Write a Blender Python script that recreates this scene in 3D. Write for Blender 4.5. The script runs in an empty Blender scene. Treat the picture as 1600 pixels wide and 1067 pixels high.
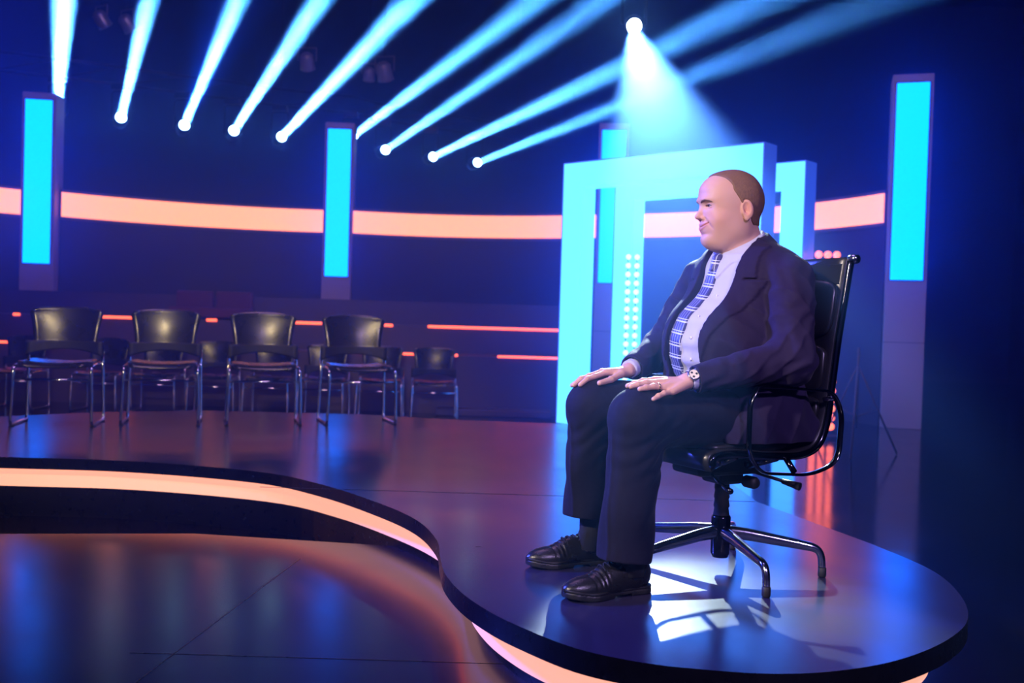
import bpy, bmesh, math, random
import numpy as np
from mathutils import Vector, Matrix
PI = math.pi
C = bpy.context.scene.collection
random.seed(7)

# ------------------------------------------------------------------ camera
cam_data = bpy.data.cameras.new('camera')
cam = bpy.data.objects.new('camera', cam_data)
C.objects.link(cam)
bpy.context.scene.camera = cam
cam_data.sensor_width = 36.0
cam_data.lens = 35.0
cam_data.clip_start = 0.05
cam_data.clip_end = 100
_p, _r = math.radians(-1.22), math.radians(1.7)
_f = Vector((0, math.cos(_p), math.sin(_p)))
_r0 = Vector((1, 0, 0)); _u0 = _r0.cross(_f)
_rt = _r0*math.cos(_r)+_u0*math.sin(_r)
_up = -_r0*math.sin(_r)+_u0*math.cos(_r)
cam.matrix_world = Matrix(((_rt.x, _up.x, -_f.x, 0), (_rt.y, _up.y, -_f.y, 0), (_rt.z, _up.z, -_f.z, 1.18), (0, 0, 0, 1)))
cam_data.dof.use_dof = True
cam_data.dof.focus_distance = 3.3
cam_data.dof.aperture_fstop = 3.2

# ------------------------------------------------------------------ world, exposure
world = bpy.data.worlds.new('studio_world')
bpy.context.scene.world = world
world.use_nodes = True
world.node_tree.nodes['Background'].inputs[0].default_value = (0.02, 0.015, 0.08, 1)
world.node_tree.nodes['Background'].inputs[1].default_value = 0.5
vs = bpy.context.scene.view_settings
vs.view_transform = 'Standard'; vs.look = 'None'; vs.exposure = 0.0; vs.gamma = 1.0
vs.use_curve_mapping = False
cy = bpy.context.scene.cycles
cy.max_bounces = 6; cy.diffuse_bounces = 2; cy.glossy_bounces = 3; cy.volume_bounces = 0
cy.transmission_bounces = 3; cy.transparent_max_bounces = 6
cy.sample_clamp_indirect = 4.0
cy.use_denoising = True

# ------------------------------------------------------------------ lamps of the studio and added fills
def light(name, kind, loc, target, power, color, parent=None, **kw):
    d = bpy.data.lights.new(name, kind)
    o = bpy.data.objects.new(name, d)
    C.objects.link(o)
    d.energy = power; d.color = color
    for k, v in kw.items(): setattr(d, k, v)
    o.location = loc
    o.rotation_euler = (Vector(target)-Vector(loc)).to_track_quat('-Z', 'Y').to_euler()
    return o
KEY = Vector((1.455, 13.0, 5.063))
# backlight in the haze behind the gates (its fixture is built further down)
light('back_spot', 'SPOT', KEY+Vector((-.03, -.16, -.11)), (0.76, 3.3, 0.9), 18000, (0.52, 0.72, 1.0), spot_size=math.radians(7.1), spot_blend=0.4, shadow_soft_size=0.07)
# unseen lamps outside the picture: front, audience and blue rim light, added purple fills
light('front_spot', 'SPOT', (-3.4, -0.2, 3.6), (0.65, 3.35, 1.25), 1500, (1.0, 0.84, 0.80), spot_size=math.radians(26), spot_blend=0.6, shadow_soft_size=0.12)
light('side_fill', 'SPOT', (2.0, -2.2, 4.2), (0.8, 3.3, 1.0), 1100, (0.58, 0.42, 1.0), spot_size=math.radians(38), spot_blend=0.8, shadow_soft_size=0.25)  # added fill, stands in for purple ambient light on the man
light('left_blue_wash', 'SPOT', (-5.6, 5.4, 3.8), (0.35, 3.5, 0.5), 6500, (0.05, 0.08, 1.0), spot_size=math.radians(30), spot_blend=0.8, shadow_soft_size=0.2)
light('audience_warm_spot', 'SPOT', (-0.6, -0.6, 3.1), (-2.3, 7.4, 0.8), 1000, (1.0, 0.80, 0.5), spot_size=math.radians(30), spot_blend=0.8, shadow_soft_size=0.12)
light('stage_fill', 'AREA', (-1.0, 2.5, 7.5), (-1.0, 7.0, 0), 60, (0.35, 0.25, 1.0), shape='DISK', size=2.5)  # added overhead fill that lifts the stage towards violet
light('set_fill', 'AREA', (-1.0, 6.0, 8.3), (-1.0, 14.5, 1.5), 380, (0.55, 0.3, 0.8), shape='DISK', size=3.0)  # added fill, brightens risers, columns and backdrop from out of view

# ------------------------------------------------------------------ materials
def mat(name, color, rough=0.5, metal=0.0, emit=None, strength=1.0, noise=0.0, nscale=30.0, bump=0.0, bscale=80.0, coat=0.0, sheen=0.0, spec=0.5, cvar=0.0):
    m = bpy.data.materials.new(name); m.use_nodes = True
    nt = m.node_tree; b = nt.nodes['Principled BSDF']
    b.inputs['Base Color'].default_value = (*color, 1)
    b.inputs['Roughness'].default_value = rough
    b.inputs['Metallic'].default_value = metal
    b.inputs['Specular IOR Level'].default_value = spec
    b.inputs['Coat Weight'].default_value = coat
    b.inputs['Sheen Weight'].default_value = sheen
    if emit:
        b.inputs['Emission Color'].default_value = (*emit, 1)
        b.inputs['Emission Strength'].default_value = strength
    tc = nt.nodes.new('ShaderNodeTexCoord')
    if noise or cvar:
        n = nt.nodes.new('ShaderNodeTexNoise'); n.inputs['Scale'].default_value = nscale
        n.inputs['Detail'].default_value = 5
        nt.links.new(tc.outputs['Object'], n.inputs['Vector'])
        if noise:
            r = nt.nodes.new('ShaderNodeMapRange')
            r.inputs['From Min'].default_value = 0.3; r.inputs['From Max'].default_value = 0.7
            r.inputs['To Min'].default_value = max(0, rough-noise); r.inputs['To Max'].default_value = rough+noise
            nt.links.new(n.outputs['Fac'], r.inputs['Value']); nt.links.new(r.outputs['Result'], b.inputs['Roughness'])
        if cvar:
            x = nt.nodes.new('ShaderNodeMix'); x.data_type = 'RGBA'
            x.inputs[6].default_value = (*[c*(1-cvar) for c in color], 1)
            x.inputs[7].default_value = (*[min(1, c*(1+cvar)) for c in color], 1)
            nt.links.new(n.outputs['Fac'], x.inputs[0]); nt.links.new(x.outputs[2], b.inputs['Base Color'])
    if bump:
        n2 = nt.nodes.new('ShaderNodeTexNoise'); n2.inputs['Scale'].default_value = bscale; n2.inputs['Detail'].default_value = 3
        nt.links.new(tc.outputs['Object'], n2.inputs['Vector'])
        bp = nt.nodes.new('ShaderNodeBump'); bp.inputs['Strength'].default_value = bump; bp.inputs['Distance'].default_value = 0.01
        nt.links.new(n2.outputs['Fac'], bp.inputs['Height']); nt.links.new(bp.outputs['Normal'], b.inputs['Normal'])
    return m
M = {}
M['floor'] = mat('glossy_black_floor', (0.006, 0.006, 0.01), 0.12, noise=0.03, nscale=3, bump=0.02, bscale=6)
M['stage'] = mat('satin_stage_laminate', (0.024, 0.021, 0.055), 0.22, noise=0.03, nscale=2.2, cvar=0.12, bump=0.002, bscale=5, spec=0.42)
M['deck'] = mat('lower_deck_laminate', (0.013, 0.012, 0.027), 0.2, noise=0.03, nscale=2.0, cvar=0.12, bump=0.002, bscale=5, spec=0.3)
M['lip'] = mat('black_lip', (0.004, 0.004, 0.006), 0.3, noise=0.05)
M['void'] = mat('black_drape', (0.008, 0.007, 0.02), 0.9, noise=0.05, bump=0.2, bscale=3)
M['band'] = mat('edge_light_diffuser', (0.5, 0.42, 0.38), 0.5, noise=0.05, emit=(1.1, 0.50, 0.36), strength=0.95)
M['led'] = mat('edge_led_strip', (0.5, 0.2, 0.1), 0.5, noise=0.05, emit=(6.0, 0.6, 0.06), strength=0.6)
M['orange'] = mat('orange_light_diffuser', (0.5, 0.3, 0.2), 0.5, noise=0.05, emit=(2.1, 0.58, 0.33), strength=1.0)
M['thin_orange'] = mat('thin_orange_strip', (0.5, 0.3, 0.2), 0.5, noise=0.05, emit=(2.6, 0.3, 0.11), strength=1.0)
M['cyan'] = mat('cyan_light_diffuser', (0.0, 0.15, 0.3), 0.5, noise=0.05, emit=(0.0, 0.92, 9.5), strength=1.0)
M['gate'] = mat('gate_light_diffuser', (0.2, 0.4, 0.6), 0.4, noise=0.05, emit=(0.18, 1.15, 6.5), strength=1.0)
M['gateside'] = mat('gate_side_panel', (0.25, 0.3, 0.6), 0.35, noise=0.05, emit=(0.02, 0.055, 0.42), strength=1.0)
M['housing'] = mat('grey_column_laminate', (0.38, 0.32, 0.36), 0.55, noise=0.05, cvar=0.08)
M['frame'] = mat('dark_strip_frame', (0.10, 0.07, 0.12), 0.5, noise=0.05)
M['panel'] = mat('dark_set_panel', (0.035, 0.025, 0.06), 0.6, noise=0.08, nscale=1.5, cvar=0.25)
M['riser'] = mat('audience_riser_panel', (0.07, 0.05, 0.08), 0.5, noise=0.08, nscale=1.5, cvar=0.2)
M['blackmetal'] = mat('black_fixture_metal', (0.02, 0.02, 0.03), 0.4, metal=0.6, noise=0.1)
M['lens'] = mat('lit_lens', (0.8, 0.9, 1), 0.2, noise=0.02, emit=(3.0, 6.0, 10.0), strength=2.5)
M['keylens'] = mat('lit_key_lens', (0.8, 0.9, 1), 0.2, noise=0.02, emit=(6.0, 8.0, 10.0), strength=4)
M['bulbo'] = mat('orange_bulb_glass', (0.8, 0.4, 0.3), 0.15, noise=0.05, emit=(2.6, 0.42, 0.2), strength=1.0)
M['bulbw'] = mat('pale_bulb_glass', (0.8, 0.9, 1), 0.15, noise=0.05, emit=(0.9, 1.6, 2.2), strength=1.0)
M['chrome'] = mat('chrome', (0.75, 0.75, 0.8), 0.13, metal=1.0, noise=0.03, nscale=8)
M['plastic'] = mat('glossy_black_plastic', (0.02, 0.019, 0.014), 0.27, noise=0.05, nscale=6, bump=0.03, bscale=200, spec=0.7)
M['glide'] = mat('black_rubber', (0.01, 0.01, 0.01), 0.6, noise=0.05)
M['dimlamp'] = mat('unlit_lamp_housing', (0.25, 0.27, 0.35), 0.35, metal=0.5, noise=0.1, bump=0.1)

# ------------------------------------------------------------------ builders
class MB:
    def __init__(s): s.v = []; s.f = []; s.smooth = []
    def add(s, vs_, fs_, smooth=True):
        n = len(s.v); s.v += [tuple(map(float, v)) for v in vs_]
        s.f += [tuple(i+n for i in f) for f in fs_]; s.smooth += [smooth]*len(fs_)
        return s
    def box(s, c, d, mtx=None, bev=0.0):
        bm = bmesh.new(); bmesh.ops.create_cube(bm, size=1)
        for v in bm.verts: v.co = Vector((v.co.x*d[0], v.co.y*d[1], v.co.z*d[2]))
        if bev:
            bmesh.ops.bevel(bm, geom=list(bm.edges), offset=bev, segments=2, affect='EDGES', profile=0.5)
        T = Matrix.Translation(Vector(c)) @ (mtx.to_4x4() if mtx else Matrix())
        bm.verts.index_update()
        s.add([T @ v.co for v in bm.verts], [[v.index for v in f.verts] for f in bm.faces], False)
        bm.free(); return s
    def tube(s, pts, r, n=12, closed=False, caps=True):
        pts = [Vector(p) for p in pts]; k = len(pts)
        rs = r if isinstance(r, (list, tuple)) else [r]*k
        T = []
        for i in range(k):
            a = pts[(i-1) % k] if (closed or i > 0) else pts[i]
            b = pts[(i+1) % k] if (closed or i < k-1) else pts[i]
            T.append((b-a).normalized())
        up = Vector((0, 0, 1)) if abs(T[0].z) < .9 else Vector((1, 0, 0))
        N = (up-T[0]*up.dot(T[0])).normalized(); vs_ = []
        for i in range(k):
            N = (N-T[i]*N.dot(T[i])).normalized(); B = T[i].cross(N)
            for j in range(n):
                a = 2*PI*j/n
                rr = rs[i] if not isinstance(rs[i], (tuple, list)) else 1
                ra, rb = (rr, rr) if rr is rs[i] else rs[i]
                vs_.append(pts[i]+N*math.cos(a)*ra+B*math.sin(a)*rb)
        fs_ = []
        for i in range(k if closed else k-1):
            for j in range(n):
                a, b = i*n+j, i*n+(j+1) % n; c, d = ((i+1) % k)*n+(j+1) % n, ((i+1) % k)*n+j
                fs_.append((a, b, c, d))
        if caps and not closed:
            fs_.append(tuple(range(n))[::-1]); fs_.append(tuple(range((k-1)*n, k*n)))
        return s.add(vs_, fs_)
    def lathe(s, prof, mtx=None, n=24, caps=True):
        T = mtx or Matrix(); vs_ = []
        for (r, z) in prof:
            for j in range(n):
                a = 2*PI*j/n; vs_.append(T @ Vector((r*math.cos(a), r*math.sin(a), z)))
        fs_ = [(i*n+j, i*n+(j+1) % n, (i+1)*n+(j+1) % n, (i+1)*n+j) for i in range(len(prof)-1) for j in range(n)]
        if caps: fs_ += [tuple(range(n))[::-1], tuple(range((len(prof)-1)*n, len(prof)*n))]
        return s.add(vs_, fs_)
    def prism(s, poly, z0, z1):
        n = len(poly)
        vs_ = [(x, y, z0) for x, y in poly]+[(x, y, z1) for x, y in poly]
        fs_ = [tuple(range(n))[::-1], tuple(range(n, 2*n))]+[(i, (i+1) % n, (i+1) % n+n, i+n) for i in range(n)]
        return s.add(vs_, fs_, False)
    def grid(s, P, thick=None, closed_u=False):
        # P[i][j] points; a shell with thickness along local normal when thick is given
        nu, nv = len(P), len(P[0]); P = [[Vector(p) for p in row] for row in P]
        if not thick:
            return s.add([p for r in P for p in r], [(i*nv+j, i*nv+j+1, (i+1)*nv+j+1, (i+1)*nv+j) for i in range(nu-1) for j in range(nv-1)])
        Nn = []
        for i in range(nu):
            row = []
            for j in range(nv):
                du = P[min(i+1, nu-1)][j]-P[max(i-1, 0)][j]; dv = P[i][min(j+1, nv-1)]-P[i][max(j-1, 0)]
                row.append(du.cross(dv).normalized()*thick)
            Nn.append(row)
        top = [p for r in P for p in r]; bot = [P[i][j]-Nn[i][j] for i in range(nu) for j in range(nv)]
        k = nu*nv
        fs_ = []
        for i in range(nu-1):
            for j in range(nv-1):
                a, b, c, d = i*nv+j, i*nv+j+1, (i+1)*nv+j+1, (i+1)*nv+j
                fs_ += [(a, d, c, b), (a+k, b+k, c+k, d+k)]
        for j in range(nv-1):
            fs_ += [(j, j+1, j+1+k, j+k), ((nu-1)*nv+j, (nu-1)*nv+j+k, (nu-1)*nv+j+1+k, (nu-1)*nv+j+1)]
        for i in range(nu-1):
            fs_ += [(i*nv, i*nv+k, (i+1)*nv+k, (i+1)*nv), (i*nv+nv-1, (i+1)*nv+nv-1, (i+1)*nv+nv-1+k, i*nv+nv-1+k)]
        return s.add(top+bot, fs_)
    def build(s, name, m, parent=None, sub=0):
        me = bpy.data.meshes.new(name)
        me.from_pydata(s.v, [], s.f)
        me.polygons.foreach_set('use_smooth', s.smooth)
        bm = bmesh.new(); bm.from_mesh(me); bmesh.ops.recalc_face_normals(bm, faces=bm.faces); bm.to_mesh(me); bm.free()
        me.materials.append(m); me.update()
        o = bpy.data.objects.new(name, me); C.objects.link(o)
        if parent: o.parent = parent
        if sub:
            md = o.modifiers.new('sub', 'SUBSURF'); md.levels = sub; md.render_levels = sub
        return o
def tag(o, label=None, cat=None, group=None, kind=None):
    if label: o['label'] = label
    if cat: o['category'] = cat
    if group: o['group'] = group
    if kind: o['kind'] = kind
    return o
def thing(name, label, cat, loc=(0, 0, 0), rz=0.0, group=None):
    o = bpy.data.objects.new(name, None); C.objects.link(o)
    o.empty_display_size = .1
    o.location = loc; o.rotation_euler = (0, 0, rz)
    return tag(o, label, cat, group)
def copy_tree(o, parent=None):
    c = o.copy(); C.objects.link(c)
    if parent: c.parent = parent
    for ch in [x for x in bpy.data.objects if x.parent == o]:
        copy_tree(ch, c)
    return c
def spline(pts, n=8, closed=False):
    pts = [Vector(p) for p in pts]; k = len(pts); out = []
    for i in range(k if closed else k-1):
        p0 = pts[(i-1) % k] if (closed or i > 0) else pts[i]*2-pts[i+1]
        p1, p2 = pts[i], pts[(i+1) % k]
        p3 = pts[(i+2) % k] if (closed or i+2 < k) else pts[i+1]*2-pts[i]
        for t in range(n):
            t /= n
            out.append(0.5*((2*p1)+(p2-p0)*t+(2*p0-5*p1+4*p2-p3)*t*t+(-p0+3*p1-3*p2+p3)*t**3))
    if not closed: out.append(pts[-1])
    return out

# ------------------------------------------------------------------ room shell
tag(MB().box((-1, 8.5, -0.05), (26, 31, 0.1)).build('floor', M['floor']), kind='structure')
tag(MB().box((-1, 8.5, 9.05), (26, 31, 0.1)).build('ceiling', M['void']), kind='structure')
tag(MB().box((-1, 24.05, 4.5), (26, 0.1, 9)).build('wall_back', M['void']), kind='structure')
tag(MB().box((-14.05, 8.5, 4.5), (0.1, 31, 9)).build('wall_left', M['void']), kind='structure')
tag(MB().box((12.05, 8.5, 4.5), (0.1, 31, 9)).build('wall_right', M['void']), kind='structure')

# haze: one real, even volume filling the studio beyond the first metres
hz = MB().box((-1, 13.4, 4.48), (25.8, 21, 8.94)).build('haze', None) if False else None
hm = bpy.data.materials.new('studio_haze'); hm.use_nodes = True
nt = hm.node_tree; nt.nodes.clear()
vo = nt.nodes.new('ShaderNodeVolumeScatter'); out = nt.nodes.new('ShaderNodeOutputMaterial')
vo.inputs['Color'].default_value = (0.13, 0.33, 1, 1); vo.inputs['Density'].default_value = 0.031; vo.inputs['Anisotropy'].default_value = 0.83
nt.links.new(vo.outputs[0], out.inputs['Volume'])
hz = MB().box((-1, 12.95, 4.5), (25.9, 22.0, 8.98)).build('haze', hm)
tag(hz, 'thin blue-lit haze hanging in the dark studio air', 'haze', kind='stuff')

# ------------------------------------------------------------------ stage
edge = [(-7.2, 4.9), (-6.2, 5.15), (-5.0, 5.33), (-3.9, 5.42), (-2.779, 5.43), (-2.087, 5.42), (-1.327, 5.2), (-0.917, 4.86), (-0.576, 4.42), (-0.372, 4.07), (-0.262, 3.72),
        (-0.228, 3.45), (-0.197, 3.23), (-0.133, 3.01), (-0.05, 2.83), (0.04, 2.69), (0.184, 2.52), (0.336, 2.43), (0.473, 2.393), (0.641, 2.375),
        (0.804, 2.405), (0.997, 2.5), (1.201, 2.678), (1.36, 2.9), (1.46, 3.2), (1.49, 3.5), (1.424, 3.874)]
front = [(p.x, p.y) for p in spline([(x, y, 0) for x, y in edge], 6)]
rear = [(1.19, 4.73), (1.17, 7.6), (0.9, 8.1), (0.384, 8.1), (-0.375, 8.15), (-1.276, 8.38), (-2.575, 8.3), (-3.275, 7.95), (-3.706, 7.5), (-4.4, 6.9), (-6, 6.4), (-7.2, 6.2)]
def offset(poly, d):
    out = []; n = len(poly)
    for i in range(n):
        a, b = Vector(poly[i-1]), Vector(poly[(i+1) % n]); t = (b-a).normalized()
        out.append((poly[i][0]-t.y*d, poly[i][1]+t.x*d))
    return out
outline = front+rear
st = thing('stage_platform', 'winding satin dark stage with a glowing orange edge, under the seated man', 'stage', (0, 0, 0))
def slab_edges(poly, z0, z1, name, m, parent, closed=True):
    return MB().prism(poly, z0, z1).build(name, m, parent)
def topped(poly, z0, z1, name, mtop, mside, parent):
    o = MB().prism(poly, z0, z1).build(name, mtop, parent)
    o.data.materials.append(mside)
    for f in o.data.polygons:
        if abs(f.normal.z) < .5: f.material_index = 1
    return o
LZ = 0.35
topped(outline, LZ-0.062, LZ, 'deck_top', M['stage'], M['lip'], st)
ins = offset(outline, 0.10); ins2 = offset(outline, 0.14)
MB().prism(ins, LZ-0.175, LZ-0.062).build('light_band', M['band'], st)
# LED profile tucked under the lip, just in front of the band
fi = offset(front, 0.085)[2:-2]
led = MB().tube([(x, y, LZ-0.068) for x, y in fi], 0.0045, 6)
led.build('led_strip', M['led'], st)
MB().prism(ins2, 0.0, LZ-0.175).build('skirt', M['lip'], st)
# panel joints on the top
js = MB()
js.box((0.0, 4.73, LZ+0.0004), (2.36, 0.005, 0.0012)).box((-0.1, 3.62, LZ+.0004), (.02, .004, .0012))
js.build('panel_joint', M['lip'], st)
# lower deck in the foreground
dk = thing('lower_stage_platform', 'low dark satin deck in front of the glowing stage edge', 'stage', (0, 0, 0))
lower = [(-6.5, 3.9), (-2.321, 4.6), (-1.485, 4.72), (-0.45, 4.82)]
inner = offset(front, 0.16)
i0 = min(range(len(inner)), key=lambda i: (inner[i][0]+0.45)**2+(inner[i][1]-4.6)**2)
i1 = min(range(len(inner)), key=lambda i: (inner[i][0]-1.5)**2+(inner[i][1]-2.9)**2)
pl = lower[:3]+inner[i0:i1]+[(1.5, 1.2), (1.5, -0.5), (-6.5, -0.5)]
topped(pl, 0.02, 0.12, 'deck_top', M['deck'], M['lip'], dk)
MB().prism(pl, 0.0, 0.02).build('deck_base', M['lip'], dk)
jd = MB()
jd.box((-0.35, 3.05, 0.1204), (1.6, 0.004, 0.0012)).box((-1.05, 2.7, 0.1204), (0.004, 3.2, 0.0012), Matrix.Rotation(-.1, 3, 'Z'))
jd.build('panel_joint', M['lip'], dk)

# ------------------------------------------------------------------ light columns
def column(x, y, ang, label, w=0.47, d=0.42, ztop=4.30):
    t = thing('light_column', label, 'light column', (x, y, 0), ang, 'glowing columns around the set')
    MB().box((0, d/2, ztop/2), (w, d, ztop), bev=.008).build('housing', M['housing'], t)
    MB().box((0, d/2, 1.05), (w+.006, d+.006, 0.008)).build('panel_joint', M['frame'], t)
    MB().box((0, -0.006, 3.0), (w-.10, 0.03, 2.38), bev=.004).build('diffuser', M['cyan'], t)
    MB().box((0, -0.002, 3.0), (w-.075, 0.02, 2.405)).build('bezel', M['frame'], t)
    return t
CC = Vector((-2.057, 8.539))
column(-7.00, 14.6, 0.16, 'tall cyan glowing column left of all, above the first chair')
column(-2.89, 16.2, 0.06, 'cyan glowing column with orange light strips on both sides, above the fourth chair')
column(1.50, 15.6, -0.1, 'cyan glowing column partly hidden behind the light gate')
column(4.76, 12.1, -0.12-0.19, 'cyan glowing column standing alone on the dark floor right of the man', d=.5)

# ------------------------------------------------------------------ curved orange strips
def arcpts(p0, p1, k, sag):
    a, b = Vector(p0), Vector(p1); mid = (a+b)/2; nrm = Vector((-(b-a).y, (b-a).x)).normalized()
    if nrm.y < 0: nrm = -nrm
    return [a.lerp(b, i/k)+nrm*sag*(1-(2*i/k-1)**2) for i in range(k+1)]
def band_mb(pts, z0, z1, th, out_=0.0):
    m = MB(); n = len(pts); vs_ = []
    for i in range(n):
        t = (pts[min(i+1, n-1)]-pts[max(i-1, 0)]).normalized(); nn = Vector((t.y, -t.x))  # toward camera
        if nn.y > 0: nn = -nn
        a = pts[i]+nn*out_; b = a-nn*th
        vs_ += [(a.x, a.y, z0), (a.x, a.y, z1), (b.x, b.y, z1), (b.x, b.y, z0)]
    fs_ = [(4*i+j, 4*i+(j+1) % 4, 4*i+4+(j+1) % 4, 4*i+4+j) for i in range(n-1) for j in range(4)]
    fs_ += [(0, 1, 2, 3), (4*n-1, 4*n-2, 4*n-3, 4*n-4)]
    return m.add(vs_, fs_, False)
def strip(p0, p1, sag, label):
    pts = arcpts(p0, p1, 24, sag)
    c = (Vector(p0)+Vector(p1))/2
    t = thing('light_strip', label, 'light strip', (0, 0, 0), 0, 'orange light strips between the columns')
    band_mb(pts, 2.48, 2.93, 0.12).build('frame', M['frame'], t)
    band_mb(pts[0:], 2.525, 2.885, 0.02, 0.012).build('diffuser', M['orange'], t)
    band_mb(pts, 0.0, 2.48, 0.06, -0.03).build('backing_panel', M['panel'], t)
    return t
strip((-9.6, 12.3), (-7.25, 14.75), 0.12, 'short orange light strip cut off left of the first column')
strip((-6.76, 14.85), (-3.13, 16.3), 0.36, 'long orange light strip between the two left columns')
strip((-2.65, 16.3), (1.27, 15.8), 0.42, 'orange light strip running from the second column to behind the gate')
strip((1.73, 15.6), (4.55, 12.35), 0.45, 'orange light strip behind the head, ending at the lone right column')

# ------------------------------------------------------------------ audience risers
ar = thing('audience_riser', 'dark stepped audience riser with thin orange light lines behind the chairs', 'riser', (0, 0, 0))
MB().box((-3.4, 12.75, 0.36), (8.2, 0.8, 0.72)).build('riser_step', M['riser'], ar)
MB().box((-3.4, 13.55, 0.535), (8.2, 0.8, 1.07)).build('riser_step', M['riser'], ar)
MB().box((-3.4, 13.97, 0.70), (8.2, 0.04, 1.40)).build('riser_step', M['riser'], ar)
def xs_at(px, Yd): return (px-800)/1555.56*Yd
for a, b in ((-60, 152), (190, 206), (345, 372), (556, 716), (778, 905)):
    y = 12.34
    MB().box(((xs_at(a, y)+xs_at(b, y))/2, y, 0.725), (xs_at(b, y)-xs_at(a, y), 0.03, 0.03), bev=.006).build('light_strip', M['thin_orange'], ar)
for a, b in ((20, 30), (148, 215), (322, 338), (455, 502), (600, 613), (668, 905)):
    y = 13.14
    MB().box(((xs_at(a, y)+xs_at(b, y))/2, y, 1.065), (xs_at(b, y)-xs_at(a, y), 0.03, 0.036), bev=.006).build('light_strip', M['thin_orange'], ar)
MB().box((-0.2, 12.2, 0.04), (1.4, 0.3, 0.08), bev=.01).build('step', M['riser'], ar)

bn = thing('padded_bench', 'dark reddish padded bench up on the riser, behind the second and third chairs', 'bench', (-4.08, 13.45, 1.07))
M['bench'] = mat('dark_red_upholstery', (0.10, 0.03, 0.06), 0.8, noise=0.1, nscale=8, bump=0.1)
MB().box((0, .03, .09), (1.06, .36, .14), bev=.03).build('seat', M['bench'], bn)
for bx_ in (-.27, .27): MB().box((bx_, .18, .25), (.50, .09, .27), bev=.03).build('backrest', M['bench'], bn)
for bx_ in (-.45, .45): MB().box((bx_, .05, .01), (.05, .28, .02)).build('leg', M['blackmetal'], bn)

# ------------------------------------------------------------------ light gates
def gate(x, y, label):
    W, H, w, d = 2.5, 2.98, 0.27, 0.245
    ang = math.atan2(-1.67, 1.85)
    t = thing('light_gate', label, 'light gate', (x, y, 0), ang, 'glowing gates behind the man')
    def ush(a, hz_, y0, y1, z0=0.0):
        return [(a, z0), (a, H-a), (W-a, H-a), (W-a, z0)]
    # core: an upside-down U; outer sides dim, front and inner faces glow
    o = MB()
    P = [(0, 0), (0, H), (W, H), (W, 0), (W-w, 0), (W-w, H-w), (w, H-w), (w, 0)]
    n = len(P)
    vs_ = [(a, 0, b) for a, b in P]+[(a, d, b) for a, b in P]
    fs_ = [(0, 7, 6, 1), (1, 6, 5, 2), (2, 5, 4, 3)]
    fs_ += [tuple(i+n for i in f[::-1]) for f in fs_]+[(i, (i+1) % n, (i+1) % n+n, i+n) for i in range(n)]
    o.add(vs_, fs_, False)
    ob = o.build('diffuser', M['gate'], t)
    # outer side cladding
    sd = MB()
    sd.box((W+.006, d/2, H/2), (0.012, d+.01, H+.02)).box((-.006, d/2, H/2), (0.012, d+.01, H+.02)).box((W/2, d/2, H+.006), (W+.02, d+.01, 0.012))
    sd.build('side_panel', M['gateside'], t)
    for fx in (w/2, W-w/2): MB().box((fx, d/2, 0.01), (w+.04, d+.04, 0.02)).build('foot_plate', M['blackmetal'], t)
    return t
gate(0.540, 11.42, 'nearer of the two cyan glowing gates, framing the man from behind')
gate(1.235, 12.40, 'farther cyan glowing gate, set back and to the right of the nearer gate')

# ------------------------------------------------------------------ bulb towers
def bulb_mb(r=0.036):
    m = MB(); pr = [(0.0005, -r)]+[(r*math.sin(PI*i/8), -r*math.cos(PI*i/8)) for i in range(1, 8)]+[(0.0005, r)]
    return m.lathe(pr, n=12)
def tower(x, y, ztop, cols, sp, r, m, label):
    t = thing('bulb_tower', label, 'lamp tower', (x, y, 0))
    rows = int((ztop-0.12)/sp)+1
    MB().box((0, 0.03, 0.015), (cols*sp+.1, 0.25, 0.03)).build('base', M['blackmetal'], t)
    for c in range(cols):
        cx = (c-(cols-1)/2)*sp
        MB().tube([(cx, 0.04, 0.03), (cx, 0.04, ztop+.02)], 0.006, 8).build('rail', M['blackmetal'], t)
    src = bulb_mb(r).build('bulb', m, t); first = True
    for c in range(cols):
        for k in range(rows):
            o = src if first else src.copy()
            if not first: C.objects.link(o); o.parent = t
            first = False
            o.location = ((c-(cols-1)/2)*sp, 0, ztop-k*sp)
    return t
tower(3.39, 10.8, 1.99, 3, 0.098, 0.041, M['bulbo'], 'lamp tower of round orange bulbs just over the swivel chair back')
tower(1.33, 11.2, 1.93, 2, 0.098, 0.030, M['bulbw'], 'slim lamp tower of small pale bulbs inside the light gate')

# ------------------------------------------------------------------ thin light stand behind the swivel chair
ls = thing('light_stand', 'thin dark tripod stand on the floor behind the swivel chair', 'stand', (3.31, 9.5, 0))
MB().tube([(0, 0, 0.25), (0, 0, 1.02)], 0.014, 8).build('pole', M['frame'], ls)
for k in range(3):
    a = 2.2+k*2*PI/3; c_, s_ = math.cos(a), math.sin(a)
    MB().tube([(0, 0, 0.85), (0.42*c_, 0.42*s_, 0.01)], 0.010, 8).build('leg', M['frame'], ls)
    MB().tube([(0, 0, 0.36), (0.21*c_, 0.21*s_, 0.43)], 0.006, 6).build('brace', M['frame'], ls)

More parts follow.
